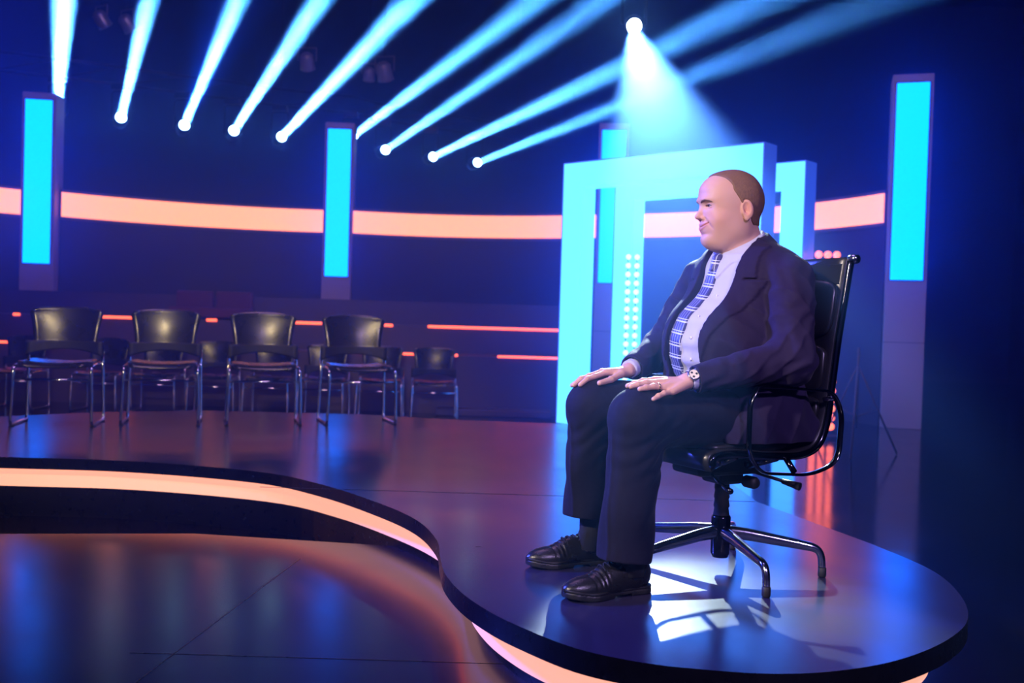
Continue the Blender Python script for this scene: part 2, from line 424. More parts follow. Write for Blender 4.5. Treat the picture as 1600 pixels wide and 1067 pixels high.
# ------------------------------------------------------------------ moving heads and their beams
HEADS = [(-7.583, 16.449, 4.35, .056, .35), (-6.706, 16.844, 4.35, .142, .35), (-5.826, 17.379, 4.35, .15, .5), (-5.069, 17.733, 4.35, .117, .45), (-4.332, 18.174, 4.35, .08, .5),
         (-3.112, 18.6, 4.487, .06, .3), (-2.597, 19.245, 4.35, .079, .28), (-1.734, 19.845, 4.35, .035, .40), (-0.879, 20.411, 4.35, .030, .25)]
tr = thing('lighting_truss', 'black pipe truss carrying the row of beam lamps', 'truss', (0, 0, 0))
tp = [Vector((x, y+.02, 4.95)) for x, y, z, a, b in HEADS]
tp = [tp[0]*2-tp[1]]+tp+[tp[-1]*2-tp[-2]]
MB().tube(tp, 0.025, 8).tube([p+Vector((0, 0, .3)) for p in tp], 0.025, 8).build('pipe', M['blackmetal'], tr)
bb = MB()
for i in range(len(tp)-1): bb.tube([tp[i], tp[i+1]+Vector((0, 0, .3))], 0.012, 6)
bb.build('lattice', M['blackmetal'], tr)
for p in (tp[0], tp[5], tp[-1]): MB().tube([p+Vector((0, 0, .3)), (p.x, p.y, 9.0)], 0.01, 6).build('hanger', M['blackmetal'], tr)
LAB = ['leftmost beam lamp, shining straight up beside the first cyan column', 'second beam lamp from the left, above the first long orange strip', 'third beam lamp from the left, with a wide blue glow around its beam',
       'fourth beam lamp from the left in the row of nine', 'fifth beam lamp from the left, middle of the row of nine', 'sixth beam lamp, just above the top of the second cyan column',
       'seventh beam lamp, first one right of the second cyan column', 'eighth beam lamp from the left, second from the right end of the row', 'last beam lamp at the right end of the row, nearest the gate']
def head_parts(t, R, lensm, lens_r, drop):
    # local -Z of R looks along the beam; pivot at origin
    MB().lathe([(0.06, 0.17), (0.105, 0.14), (0.12, 0.02), (0.115, -0.10), (lens_r+.018, -0.155), (lens_r+.01, -0.165)], R, 20).build('head', M['blackmetal'], t)
    MB().lathe([(0.001, -0.172), (lens_r*.7, -0.176), (lens_r, -0.168)], R, 20).build('lens', lensm, t)
    y = MB(); y.tube([(-.15, 0, 0), (-.15, 0, drop-.12), (-.1, 0, drop-.08), (.1, 0, drop-.08), (.15, 0, drop-.12), (.15, 0, 0)], [(.02, .012)]*6, 8)
    y.build('yoke', M['blackmetal'], t)
    MB().box((0, 0, drop-.02), (0.26, 0.2, 0.10), bev=.01).build('base', M['blackmetal'], t)
for i, (x, y, z, dz, e) in enumerate(HEADS):
    d = Vector((.47, -1, dz)).normalized()
    R = d.to_track_quat('-Z', 'Y').to_matrix().to_4x4()
    t = thing('spotlight', LAB[i], 'spotlight', (x, y, z), 0, 'row of beam lamps')
    head_parts(t, R, M['lens'], 0.085, 4.95-z-.03)
    p = Vector((x, y, z))+d*0.19
    light('beam', 'AREA', p, p+d, 250*e, (0.30, 0.68, 1.0), shape='DISK', size=0.13, spread=math.radians(2.4))
    if i == 2:
        light('wide_blue_beam', 'SPOT', p, p+d+Vector((0, 0, .03)), 3500, (0.0, 0.13, 1.0), spot_size=math.radians(13), spot_blend=1.0, shadow_soft_size=0.06)
kt = thing('spotlight', 'brightest lamp high above the gates, throwing the wide white cone', 'spotlight', KEY)
head_parts(kt, (Vector((0.95, 3.2, 0.9))-KEY).to_track_quat('-Z', 'Y').to_matrix().to_4x4(), M['keylens'], 0.09, 0.6)
MB().tube([(0, 0, 0.6), (0, 0, 3.9)], 0.015, 8).build('drop_pole', M['blackmetal'], kt)

# faint unlit fixtures on the rig
def dim_fix(x, y, z, label, s=1.0):
    t = thing('unlit_spotlight', label, 'spotlight', (x, y, z), random.uniform(-.6, .6), 'unlit lamps in the dark rig')
    R = Matrix.Rotation(random.uniform(.5, 1.0), 4, 'X')
    MB().lathe([(0.06*s, 0.12*s), (0.1*s, 0.08*s), (0.11*s, -0.1*s), (0.12*s, -0.13*s)], R, 14).build('head', M['dimlamp'], t)
    MB().tube([(-.14*s, 0, 0), (-.14*s, 0, .2*s), (.14*s, 0, .2*s), (.14*s, 0, 0)], .01, 6).build('yoke', M['dimlamp'], t)
    MB().tube([(0, 0, .2*s), (0, 0, 9-z)], 0.008, 6).build('drop_pole', M['blackmetal'], t)
dim_fix(-2.1, 15.5, 4.98, 'unlit lamp in the dark rig between the fifth and sixth beams', 1.1)
dim_fix(-2.35, 15.6, 4.95, 'small unlit lamp in the rig beside the fifth beam', .8)
dim_fix(-3.3, 15.5, 5.1, 'unlit lamp in the rig between the fourth and fifth beams')
dim_fix(-6.1, 15.5, 5.6, 'unlit lamp high in the rig between the first and second beams')
dim_fix(-6.5, 15.5, 5.65, 'unlit lamp high in the rig close beside the first beam')

# ------------------------------------------------------------------ audience chairs
def rline(pts, r=0.05, n=5):
    # polyline with rounded corners
    pts = [Vector(p) for p in pts]; out = [pts[0]]
    for i in range(1, len(pts)-1):
        a, b, c = pts[i-1], pts[i], pts[i+1]
        d1 = (a-b); d2 = (c-b); k = min(r, d1.length*.45, d2.length*.45)
        p, q = b+d1.normalized()*k, b+d2.normalized()*k
        for j in range(n+1):
            t = j/n; out.append(p*(1-t)**2+b*2*t*(1-t)+q*t*t)
    out.append(pts[-1]); return out
def make_audience_chair(label):
    t = thing('stacking_chair', label, 'chair')
    # backrest shell, wide at the top, waisted below, curved
    rows = []
    for i in range(13):
        u = i/12; z = 0.565+0.27*u
        hw = 0.215+0.045*(u**1.5)
        if u > .85: hw -= 0.03*((u-.85)/.15)**2
        row = []
        for j in range(15):
            v = -1+2*j/14
            zz = z-(0.022*max(0, u-.6)/.4)*abs(v)**2.5
            row.append((hw*v, 0.20+0.035*u-0.045*v*v+0.01*math.sin(u*PI), zz))
        rows.append(row)
    MB().grid(rows, 0.012).build('backrest', M['plastic'], t)
    # lower back band with a curved lower edge, joined to the side uprights
    rows = []
    for i in range(7):
        u = i/6; row = []
        for j in range(15):
            v = -1+2*j/14
            z0 = 0.475-0.0+0.05*(1-v*v); row.append((0.262*v, 0.185-0.05*v*v, z0+(0.585-z0)*u))
        rows.append(row)
    MB().grid(rows, 0.016).build('lumbar_band', M['glide'], t)
    # seat pan
    rows = []
    for i in range(15):
        u = i/14; y = -0.235+0.43*u; hw = 0.235-0.03*abs(2*u-1)**4
        z = 0.438+0.004*math.cos(u*PI*2)-(0.03*max(0, .18-u)/.18)**1.0*.9
        rows.append([(hw*v, y-0.02*(v*v)*(1-u), z-0.012*(1-v*v)) for v in [-1+2*j/12 for j in range(13)]])
    MB().grid(rows, 0.014).build('seat', M['plastic'], t)
    for s in (-1, 1):
        p = rline([(s*.25, .17, .56), (s*.255, .19, .30), (s*.262, .205, .012), (s*.262, -.225, .012), (s*.25, -.215, .415), (s*.245, -.05, .425), (s*.245, .16, .43)], .045)
        MB().tube(p, 0.0105, 10).build('leg', M['chrome'], t)
        MB().box((s*.262, .165, .006), (.03, .05, .012), bev=.004).build('glide', M['glide'], t)
        MB().box((s*.262, -.18, .006), (.03, .05, .012), bev=.004).build('glide', M['glide'], t)
    MB().tube([(-.25, -.215, .325), (.25, -.215, .325)], 0.008, 8).build('stretcher', M['chrome'], t)
    return t
proto = make_audience_chair('black audience chair with chrome sled legs, first from the left in the front row')
FR = [(-3.16, 6.85, 12, None), (-2.50, 7.10, 15, 'black audience chair with chrome legs, second from the left in the front row'),
      (-1.80, 7.28, 17, 'black audience chair with chrome legs, third from the left in the front row'),
      (-1.12, 7.52, 20, 'black audience chair with chrome legs, below the second cyan column, right end of front row')]
front_chairs = []
for i, (x, y, a, lab) in enumerate(FR):
    o = proto if i == 0 else copy_tree(proto)
    if lab: o['label'] = lab
    a = math.radians(a)
    o.location = (x-.22*math.sin(a), y+.22*math.cos(a), LZ+.001); o.rotation_euler = (0, 0, a)
    o['group'] = 'front row of audience chairs on the stage'
BR = [(30, 'chair in the dark back row, seen behind the left legs of the first front chair'), (160, 'chair in the dark back row, seen between the first and second front chairs'),
      (248, 'chair in the dark back row, behind the second front chair'), (336, 'chair in the dark back row, between the second and third front chairs'),
      (424, 'chair in the dark back row, behind the third front chair'), (508, 'chair in the dark back row, between the third and fourth front chairs'),
      (596, 'chair in the dark back row, behind the right legs of the fourth front chair'), (680, 'chair at the right end of the dark back row, standing clear of the others')]
for px, lab in BR:
    o = copy_tree(proto); o['label'] = lab; o['group'] = 'back row of audience chairs on the floor'
    o.location = (xs_at(px, 11.5), 11.5, 0.001); o.rotation_euler = (0, 0, random.uniform(-.05, .12))

# ------------------------------------------------------------------ swivel chair
M['leather'] = mat('black_leather', (0.012, 0.012, 0.013), 0.33, noise=0.05, nscale=14, bump=0.03, bscale=160, spec=0.6)
M['blackchrome'] = mat('polished_black_alloy', (0.10, 0.10, 0.115), 0.12, metal=1.0, noise=0.03, nscale=6)
M['alloy'] = mat('polished_alloy', (0.55, 0.55, 0.58), 0.14, metal=1.0, noise=0.04, nscale=8)
CHX, CHY = 0.73, 3.38
TH = math.radians(28)
CROT = PI+TH      # local +x looks forward (to the left of the picture and a little to the camera)
sc_ = thing('swivel_chair', 'black leather swivel armchair with polished five-star base, under the seated man', 'chair', (CHX, CHY, LZ), CROT)
# sling: side profile (x,z)
prof = [(.235, .385), (.25, .41), (.235, .432), (.16, .438), (.0, .425), (-.12, .425), (-.19, .455), (-.225, .53), (-.242, .65), (-.262, .80), (-.288, .95), (-.305, 1.05), (-.312, 1.068)]
ps = spline([(x, 0, z) for x, z in prof], 6)
rows = [[(p.x, y, p.z) for y in [-.235+.47*j/10 for j in range(11)]] for p in ps]
MB().grid(rows, 0.010).build('seat_shell', M['leather'], sc_)
def pad(cx, cz, ln, ang, hw=.222, th=.04, name='back_pad'):
    # soft pad with rounded edges, lying on the sling
    rows = []; R = Matrix.Rotation(ang, 3, 'Y')
    def sq(a, e): return math.copysign(abs(a)**e, a)
    m = MB(); n1, n2 = 28, 14; vs_ = []
    for i in range(n2+1):
        ph = -PI/2+PI*i/n2
        for j in range(n1):
            th_ = 2*PI*j/n1
            x = ln/2*sq(math.cos(ph), .45)*sq(math.cos(th_), .35); y = hw*sq(math.cos(ph), .45)*sq(math.sin(th_), .35); z = th/2*sq(math.sin(ph), .8)
            vs_.append(R @ Vector((x, y, z))+Vector((cx, 0, cz)))
    fs_ = [(i*n1+j, i*n1+(j+1) % n1, (i+1)*n1+(j+1) % n1, (i+1)*n1+j) for i in range(n2) for j in range(n1)]
    m.add(vs_, fs_).build(name, M['leather'], sc_)
pad(.155, .452, .17, 0.02, name='seat_pad'); pad(-.02, .446, .17, 0.06, name='seat_pad')
for (cx, cz, ln, a) in ((-.205, .56, .10, 1.42), (-.228, .70, .165, 1.47), (-.262, .90, .20, 1.42)):
    pad(cx, cz, ln, a, th=.045)
MB().box((-.300, 0, 1.015), (.024, .46, .085), Matrix.Rotation(-.17, 3, 'Y'), bev=.01).build('head_wrap', M['leather'], sc_)
for s in (-1, 1):
    rp = [(p.x-.004, s*.243, p.z-.004) for p in ps[4:]]
    MB().tube(rp, [(.012, .008)]*len(rp), 10).build('side_rail', M['blackchrome'], sc_)
    MB().lathe([(.006, -.02), (.015, -.016), (.017, 0), (.015, .016), (.006, .02)], Matrix.Translation((-.312, s*.252, 1.066)) @ Matrix.Rotation(PI/2, 4, 'X'), 14).build('rail_cap', M['alloy'], sc_)
    # closed arm loop of flat bar
    lp = rline([(.10, s*.29, .648), (-.20, s*.29, .632), (-.243, s*.29, .56), (-.235, s*.29, .40), (-.12, s*.285, .362), (.09, s*.285, .378), (.142, s*.285, .44), (.146, s*.29, .60), (.12, s*.29, .644)], .055, 6)
    MB().tube(lp, [(.005, .012)]*len(lp), 10, closed=True).build('arm_loop', M['blackchrome'], sc_)
    MB().tube([(-.205, s*.245, .60), (-.225, s*.285, .61)], .008, 8).build('arm_bracket', M['alloy'], sc_)
    MB().tube([(-.05, s*.24, .42), (-.05, s*.285, .375)], .010, 8).build('arm_bracket', M['blackchrome'], sc_)
    MB().tube([(-.02, s*.10, .375), (-.02, s*.236, .415)], [.016, .012], 10).tube([(.13, s*.09, .37), (.15, s*.236, .425)], [.014, .011], 10).build('cross_strut', M['blackchrome'], sc_)
MB().box((.03, 0, .365), (.26, .16, .06), bev=.015).box((0, 0, .325), (.10, .11, .05), bev=.012).build('tilt_mechanism', M['glide'], sc_)
MB().lathe([(.016, -.03), (.021, -.02), (.021, .02), (.016, .03)], Matrix.Translation((-.035, .10, .315)) @ Matrix.Rotation(PI/2, 4, 'X'), 16).build('tension_knob', M['glide'], sc_)
MB().tube([(.10, .06, .345), (.145, .15, .335), (.16, .20, .325)], [.005, .005, .005], 8).tube([(.155, .19, .326), (.172, .245, .318)], [.007, .010], 8).build('lever', M['blackchrome'], sc_)
MB().tube([(-.09, .05, .34), (-.13, .17, .32)], .006, 8).tube([(-.125, .155, .322), (-.145, .215, .312)], [.009, .014], 10).build('lever', M['glide'], sc_)
MB().lathe([(.024, .30), (.026, .28), (.023, .275), (.027, .25), (.0235, .245), (.0275, .22), (.024, .215), (.028, .185), (.028, .17)], None, 20).build('gas_column', M['glide'], sc_)
MB().lathe([(.029, .190), (.033, .182), (.032, .06), (.027, .046), (.020, .046)], None, 20).build('hub', M['blackchrome'], sc_)
lg = None
for k in range(5):
    a = math.radians((-10, -77, -148, -219, -290)[k])-CROT
    if lg is None:
        m = MB()
        pts = [(.02, 0, .132), (.09, 0, .128), (.18, 0, .116), (.27, 0, .104), (.315, 0, .094), (.332, 0, .070), (.336, 0, .03)]
        m.tube(spline(pts, 4), [(.024-.0115*min(1, i/18), .018-.006*min(1, i/18)) for i in range(25)], 12)
        lg = m.build('leg', M['alloy'], sc_); o = lg
        gl = MB().lathe([(.011, .034), (.014, .03), (.014, .006), (.011, .0005)], Matrix.Translation((.337, 0, 0)), 14).build('glide', M['glide'], lg)
    else:
        o = lg.copy(); C.objects.link(o); o.parent = sc_
        g2 = gl.copy(); C.objects.link(g2); g2.parent = o
    o.rotation_euler = (0, 0, a)

# ------------------------------------------------------------------ implicit-surface modeller for the figure
def sdf_mesh(fn, xs, ys, zs, bs=8, margin=0.004):
    nx, ny, nz = len(xs), len(ys), len(zs)
    G = np.ones((nx, ny, nz), np.float32)
    bx, by, bz = [np.arange(0, n-1, bs) for n in (nx, ny, nz)]
    def cen(a, b): hi = np.minimum(b+bs, len(a)-1); return (a[b]+a[hi])/2, (a[hi]-a[b])/2
    cx, hx = cen(xs, bx); cy_, hy = cen(ys, by); cz, hz_ = cen(zs, bz)
    X, Y_, Z_ = np.meshgrid(cx, cy_, cz, indexing='ij')
    HD = np.sqrt(hx[:, None, None]**2+hy[None, :, None]**2+hz_[None, None, :]**2)
    v = fn(np.stack([X.ravel(), Y_.ravel(), Z_.ravel()], 1)).reshape(X.shape)
    keep = np.abs(v) < HD*1.35+margin
    for i, j, k in zip(*np.nonzero((v < 0) & ~keep)):
        G[bx[i]:bx[i]+bs+1, by[j]:by[j]+bs+1, bz[k]:bz[k]+bs+1] = -1
    ks = list(zip(*np.nonzero(keep)))
    for c0 in range(0, len(ks), 400):
        ch = ks[c0:c0+400]; P = []; sl = []
        for i, j, k in ch:
            a, b, c = xs[bx[i]:bx[i]+bs+1], ys[by[j]:by[j]+bs+1], zs[bz[k]:bz[k]+bs+1]
            A = np.empty((len(a), len(b), len(c), 3)); A[..., 0] = a[:, None, None]; A[..., 1] = b[None, :, None]; A[..., 2] = c[None, None, :]
            sl.append((bx[i], by[j], bz[k], A.shape[:3])); P.append(A.reshape(-1, 3))
        V = fn(np.concatenate(P)); o = 0
        for (i, j, k, sh) in sl:
            n = sh[0]*sh[1]*sh[2]; G[i:i+sh[0], j:j+sh[1], k:k+sh[2]] = V[o:o+n].reshape(sh); o += n
    # surface nets
    S = G < 0
    c = [S[a:nx-1+a, b:ny-1+b, d:nz-1+d] for a in (0, 1) for b in (0, 1) for d in (0, 1)]
    allv = np.logical_and.reduce(c); anyv = np.logical_or.reduce(c)
    act = anyv & ~allv
    I, J, K = np.nonzero(act); idx = -np.ones(act.shape, np.int64); idx[I, J, K] = np.arange(len(I))
    acc = np.zeros((len(I), 3)); cnt = np.zeros(len(I))
    cor = [(a, b, d) for a in (0, 1) for b in (0, 1) for d in (0, 1)]
    ax = [xs, ys, zs]
    for p in cor:
        for q in cor:
            if sum(abs(p[t]-q[t]) for t in range(3)) != 1 or p > q: continue
            g0 = G[I+p[0], J+p[1], K+p[2]]; g1 = G[I+q[0], J+q[1], K+q[2]]
            m = (g0 < 0) != (g1 < 0); t = np.where(m, g0/np.where(m, g0-g1, 1), 0)
            P0 = np.stack([xs[I+p[0]], ys[J+p[1]], zs[K+p[2]]], 1); P1 = np.stack([xs[I+q[0]], ys[J+q[1]], zs[K+q[2]]], 1)
            acc += np.where(m[:, None], P0+(P1-P0)*t[:, None], 0); cnt += m
    V = acc/cnt[:, None]
    F = []
    for axn in range(3):
        o1, o2 = [(1, 2), (2, 0), (0, 1)][axn]
        sh = [nx, ny, nz]; lo = [0, 0, 0]; hi = [nx-1, ny-1, nz-1]; lo[o1] = 1; lo[o2] = 1
        A = S[lo[0]:hi[0], lo[1]:hi[1], lo[2]:hi[2]]
        sh1 = [0, 0, 0]; sh1[axn] = 1
        B = S[lo[0]+sh1[0]:hi[0]+sh1[0], lo[1]+sh1[1]:hi[1]+sh1[1], lo[2]+sh1[2]:hi[2]+sh1[2]]
        d = np.nonzero(A != B); fl = A[d]
        q = [d[0]+lo[0], d[1]+lo[1], d[2]+lo[2]]
        def at_(u, w):
            r = [q[0].copy(), q[1].copy(), q[2].copy()]; r[o1] -= u; r[o2] -= w
            return idx[r[0], r[1], r[2]]
        quad = np.stack([at_(0, 0), at_(1, 0), at_(1, 1), at_(0, 1)], 1)
        quad = np.where(fl[:, None], quad, quad[:, ::-1])
        F.append(quad)
    F = np.concatenate(F); F = F[(F >= 0).all(1)]
    return V, F
def sdf_obj(name, m, parent, fn, lo, hi, h, col=None, axes=None, smooth=0, keep_big=False):
    if axes is None: axes = [np.arange(lo[i]-h*2, hi[i]+h*3, h) for i in range(3)]
    V, F = sdf_mesh(fn, *axes)
    if keep_big and len(V):
        lab = np.arange(len(V))
        while True:
            mn = lab[F].min(1); new = lab.copy()
            for q in range(4): np.minimum.at(new, F[:, q], mn)
            new = new[new]
            if (new == lab).all(): break
            lab = new
        u, ct = np.unique(lab, return_counts=True); big = u[ct.argmax()]; kf = lab[F[:, 0]] == big
        F = F[kf]; used = np.unique(F); mp = -np.ones(len(V), int); mp[used] = np.arange(len(used)); V = V[used]; F = mp[F]
    for _ in range(smooth):
        s = np.zeros_like(V); c = np.zeros(len(V))
        for a in range(4):
            e0, e1 = F[:, a], F[:, (a+1) % 4]
            for k in range(3):
                s[:, k] += np.bincount(e0, V[e1, k], len(V))+np.bincount(e1, V[e0, k], len(V))
            c += np.bincount(e0, minlength=len(V))+np.bincount(e1, minlength=len(V))
        V = V*.5+.5*s/np.maximum(c, 1)[:, None]
    me = bpy.data.meshes.new(name)
    me.vertices.add(len(V)); me.vertices.foreach_set('co', V.astype(np.float32).ravel())
    me.loops.add(F.size); me.loops.foreach_set('vertex_index', F.astype(np.int32).ravel())
    me.polygons.add(len(F)); me.polygons.foreach_set('loop_start', np.arange(0, F.size, 4, dtype=np.int32))
    me.polygons.foreach_set('loop_total', np.full(len(F), 4, np.int32))
    me.polygons.foreach_set('use_smooth', np.ones(len(F), bool))
    me.update(); me.validate()
    if col is not None:
        at = me.color_attributes.new('tone', 'FLOAT_COLOR', 'POINT')
        at.data.foreach_set('color', np.concatenate([col(V), np.ones((len(V), 1))], 1).astype(np.float32).ravel())
    me.materials.append(m)
    o = bpy.data.objects.new(name, me); C.objects.link(o); o.parent = parent
    return o
A_ = lambda *v: np.array(v, float)
def sm(a, b, k):
    h = np.clip(.5+.5*(b-a)/k, 0, 1); return b+(a-b)*h-k*h*(1-h)
def smx(a, b, k): return -sm(-a, -b, k)
def cap(P, a, b, ra, rb=None, s=None):
    # tapered capsule; s squashes the axes of space (sx,sy,sz)
    rb = ra if rb is None else rb
    a, b = A_(*a), A_(*b)
    if s is not None: s = A_(*s); P = P/s; a = a/s; b = b/s
    ab = b-a; t = np.clip(((P-a)@ab)/max(ab@ab, 1e-9), 0, 1)
    d = np.linalg.norm(P-a-t[:, None]*ab, axis=1)-(ra+(rb-ra)*t)
    return d*(min(s) if s is not None else 1)
def ell(P, c, r, R=None):
    Q = P-A_(*c)
    if R is not None: Q = Q@R
    r = A_(*r); k0 = np.linalg.norm(Q/r, axis=1); k1 = np.linalg.norm(Q/(r*r), axis=1)
    return k0*(k0-1)/np.maximum(k1, 1e-6)
def sstep(a, b, x): t = np.clip((x-a)/(b-a), 0, 1); return t*t*(3-2*t)
def rz(a): c, s = math.cos(a), math.sin(a); return np.array([[c, -s, 0], [s, c, 0], [0, 0, 1.]])
def ry(a): c, s = math.cos(a), math.sin(a); return np.array([[c, 0, s], [0, 1, 0], [-s, 0, c]])
def rx(a): c, s = math.cos(a), math.sin(a); return np.array([[1, 0, 0], [0, c, -s], [0, s, c]])
def interp(z, zs_, vs_): return np.interp(z, zs_, vs_)
def local(fn, c, rad, P, far=None):
    # evaluate fn only near its centre
    d = np.linalg.norm(P-A_(*c), axis=1)-rad
    out = np.maximum(d, .03)+.0
    m = d < .03
    if m.any(): out[m] = fn(P[m])
    return out

# ---- head (x forward, y left, z up, origin between the ears)
HR = rz(-(TH-math.radians(11)))       # head turned to his right against the body
HC = A_(0.0, 0, 1.22)
def to_head(P): return (P-HC)@HR
def head_base(Q):
    S = Q.copy(); S[:, 1] = np.abs(S[:, 1])
    d = ell(Q, (.0, 0, .036), (.111, .081, .100))
    d = sm(d, ell(Q, (.052, 0, .050), (.060, .064, .062)), .03)
    d = sm(d, ell(Q, (.036, 0, -.030), (.068, .066, .088)), .03)
    d = sm(d, ell(S, (.052, .036, -.034), (.034, .032, .034)), .02)       # cheeks
    d = sm(d, ell(Q, (.022, 0, -.078), (.070, .057, .040)), .03)          # jaw
    d = sm(d, ell(S, (-.005, .047, -.056), (.040, .022, .042)), .03)      # jowl
    d = sm(d, ell(Q, (.084, 0, -.100), (.020, .026, .020)), .02)          # chin
    d = sm(d, ell(Q, (.030, 0, -.108), (.052, .046, .034)), .03)          # double chin
    return d
def marchx(fn, y, z, x1=.16):
    xs_ = np.linspace(x1, .0, 401); v = fn(np.stack([xs_, np.full(401, y), np.full(401, z)], 1)); return xs_[np.argmax(v < 0)]
def gauss(u, w): return np.exp(-(u/w)**2)
def head_core(Q):
    # base plus brow ridge, nose and muzzle
    S = Q.copy(); S[:, 1] = np.abs(S[:, 1])
    d = head_base(Q)
    d = d+.0115*gauss(S[:, 1]-.031, .018)*gauss(S[:, 2]-.011, .0125)*sstep(.03, .06, Q[:, 0])
    d = d-.0045*gauss(S[:, 2]-.031, .008)*gauss(S[:, 1]-.028, .022)*sstep(.03, .06, Q[:, 0])
    d = d+.0035*gauss(Q[:, 2]-.052, .012)*sstep(.03, .06, Q[:, 0])*gauss(S[:, 1], .05)
    # nose
    d = sm(d, cap(Q, (.101, 0, .012), (.115, 0, -.016), .0070, .0098), .010)
    d = sm(d, ell(Q, (.1175, 0, -.0240), (.0130, .0112, .0098)), .006)
    d = sm(d, ell(S, (.1020, .0135, -.0285), (.0135, .0070, .0085)), .005)
    # muzzle and chin groove
    d = sm(d, ell(Q, (.086, 0, -.057), (.022, .030, .027)), .014)
    d = d+.0040*gauss(Q[:, 2]+.083, .007)*gauss(Q[:, 1], .025)*sstep(.05, .08, Q[:, 0])
    return d
MZ = lambda y: -.0590+.0130*(np.abs(y)/.034)**1.6          # the smiling line of the mouth
LIPU = [(marchx(head_core, y, MZ(y)+.0062*(1-(abs(y)/.038)**2))-.0018, y, MZ(y)+.0062*(1-(abs(y)/.038)**2)) for y in (0, .011, .022, .033)]
LIPL = [(marchx(head_core, y, MZ(y)-.0068*(1-(abs(y)/.038)**2))-.0020, y, MZ(y)-.0068*(1-(abs(y)/.038)**2)) for y in (0, .011, .022, .032)]
EX = marchx(head_core, .032, .0115)
EC = (EX-.0085, .0320, .0115)
BRW = [(marchx(head_core, y, z)+.0002, y, z) for y, z in ((.012, .0225), (.022, .0262), (.034, .0282), (.046, .0262), (.053, .0225))]
def chain(P, pts, rs):
    d = None
    for i in range(len(pts)-1):
        e = cap(P, pts[i], pts[i+1], rs[i], rs[i+1]); d = e if d is None else np.minimum(d, e)
    return d
def lips_fn(S): return np.minimum(chain(S, LIPU, (.0040, .0038, .0032, .0018)), chain(S, LIPL, (.0050, .0047, .0036, .0018)))
def head_fn(Q):
    S = Q.copy(); S[:, 1] = np.abs(S[:, 1])
    d = head_core(Q)
    d = sm(d, lips_fn(S), .004)
    fr = sstep(.04, .065, Q[:, 0])
    zc = MZ(S[:, 1])
    d = d+.0034*gauss(Q[:, 2]-zc, .0018)*sstep(.042, .034, S[:, 1])*fr
    # smile fold beside the mouth, nostrils, crease under the eye
    t = np.clip((-.026-Q[:, 2])/.042, 0, 1); yc = .020+.026*t**.8
    d = d+.0017*gauss(S[:, 1]-yc, .0036)*sstep(-.020, -.030, Q[:, 2])*sstep(-.074, -.060, Q[:, 2])*fr
    d = d-.0022*gauss(S[:, 1]-yc-.010, .009)*gauss(Q[:, 2]+.036, .016)*fr
    d = smx(d, -ell(S, (.110, .0068, -.0365), (.0065, .0038, .0050)), .003)
    lid = ell(S, EC, (.0142, .0165, .0138))
    d = sm(d, lid, .004)
    ex = EC[0]+.0145
    slit = ell(S, (ex, EC[1]+.001, EC[2]-.0008), (.0125, .0140, .0028))
    d = smx(d, -slit, .0012)
    d = d+.0016*gauss(Q[:, 2]-EC[2]-.0085, .0013)*gauss(S[:, 1]-EC[1], .012)*fr
    d = d+.0014*gauss(Q[:, 2]-EC[2]+.0095, .0020)*gauss(S[:, 1]-EC[1]-.004, .012)*fr
    # ear
    eR = ry(.18)@rz(-.30)
    E_ = (S-A_(-.020, .083, -.002))@eR
    z0 = A_(0, 0, 0)
    e = ell(E_, (0, 0, .002), (.0205, .0085, .0330))
    e = smx(e, -ell(E_, (.002, .0085, .006), (.0130, .0085, .0225)), .002)
    e = sm(e, cap(E_, (-.0065, .001, .020), (-.006, .002, -.012), .0030), .002)
    e = smx(e, -ell(E_, (.0065, .003, -.003), (.0050, .006, .0065)), .002)
    e = sm(e, ell(E_, (.005, 0, -.026), (.009, .006, .010)), .005)
    e = sm(e, ell(E_, (.014, .001, -.006), (.005, .004, .007)), .004)
    d = sm(d, e, .005)
    return d
def neck_fn(P):
    d = cap(P, (-.035, -.0, 1.17), (-.055, 0, 1.04), .062, .074, (1.08, 1, 1))
    return sm(d, cap(P, (-.06, .12, 1.03), (-.06, -.12, 1.03), .055), .05)

# ---- hands: every finger its own bent chain of tapered capsules
def finger(P, pts, r0, r1):
    d = None; n = len(pts)-1
    for i in range(n):
        ra = r0+(r1-r0)*i/n; rb = r0+(r1-r0)*(i+1)/n
        e = cap(P, pts[i], pts[i+1], ra, rb)
        d = e if d is None else sm(d, e, .0035)
    for p in pts[1:-1]: d = sm(d, ell(P, (p[0], p[1], p[2]+.002), (r0*.86,)*3), .004)
    return d
def hand(P, W_, kn, tips, th, mid):
    # palm between wrist and the four knuckles
    d = None
    for i, k in enumerate(kn):
        e = cap(P, (W_[0], W_[1]+(i-1.5)*mid, W_[2]), k, .017, .0125); d = e if d is None else sm(d, e, .010)
    for i, (k, T_) in enumerate(zip(kn, tips)):
        k, T_ = A_(*k), A_(*T_)
        j1 = k*.55+T_*.45+A_(0, 0, .0045); j2 = k*.25+T_*.75+A_(0, 0, .0025)
        j1, j2 = A_(*lift(tuple(j1), .0085, True)), A_(*lift(tuple(j2), .0075, True))
        f = finger(P, [tuple(k), tuple(j1), tuple(j2), tuple(T_)], [.0103, .0108, .0103, .0090][i], [.0080, .0083, .0080, .0070][i])
        d = sm(d, f, .0045)
    t = cap(P, W_, th[0], .016, .0145); t = sm(t, finger(P, th, .0130, .0092), .006)
    return sm(d, t, .008)
LW = (.335, .208, .655)
LK = [(.412, .160, .660), (.418, .184, .653), (.414, .210, .641), (.400, .232, .630)]
LT = [(.500, .142, .634), (.508, .170, .623), (.498, .203, .616), (.474, .240, .604)]
LTH = [(.360, .170, .650), (.392, .140, .645), (.418, .120, .640)]
RW = (.290, -.170, .667)
RK = [(.378, -.163, .664), (.380, -.187, .664), (.372, -.208, .655), (.360, -.226, .640)]
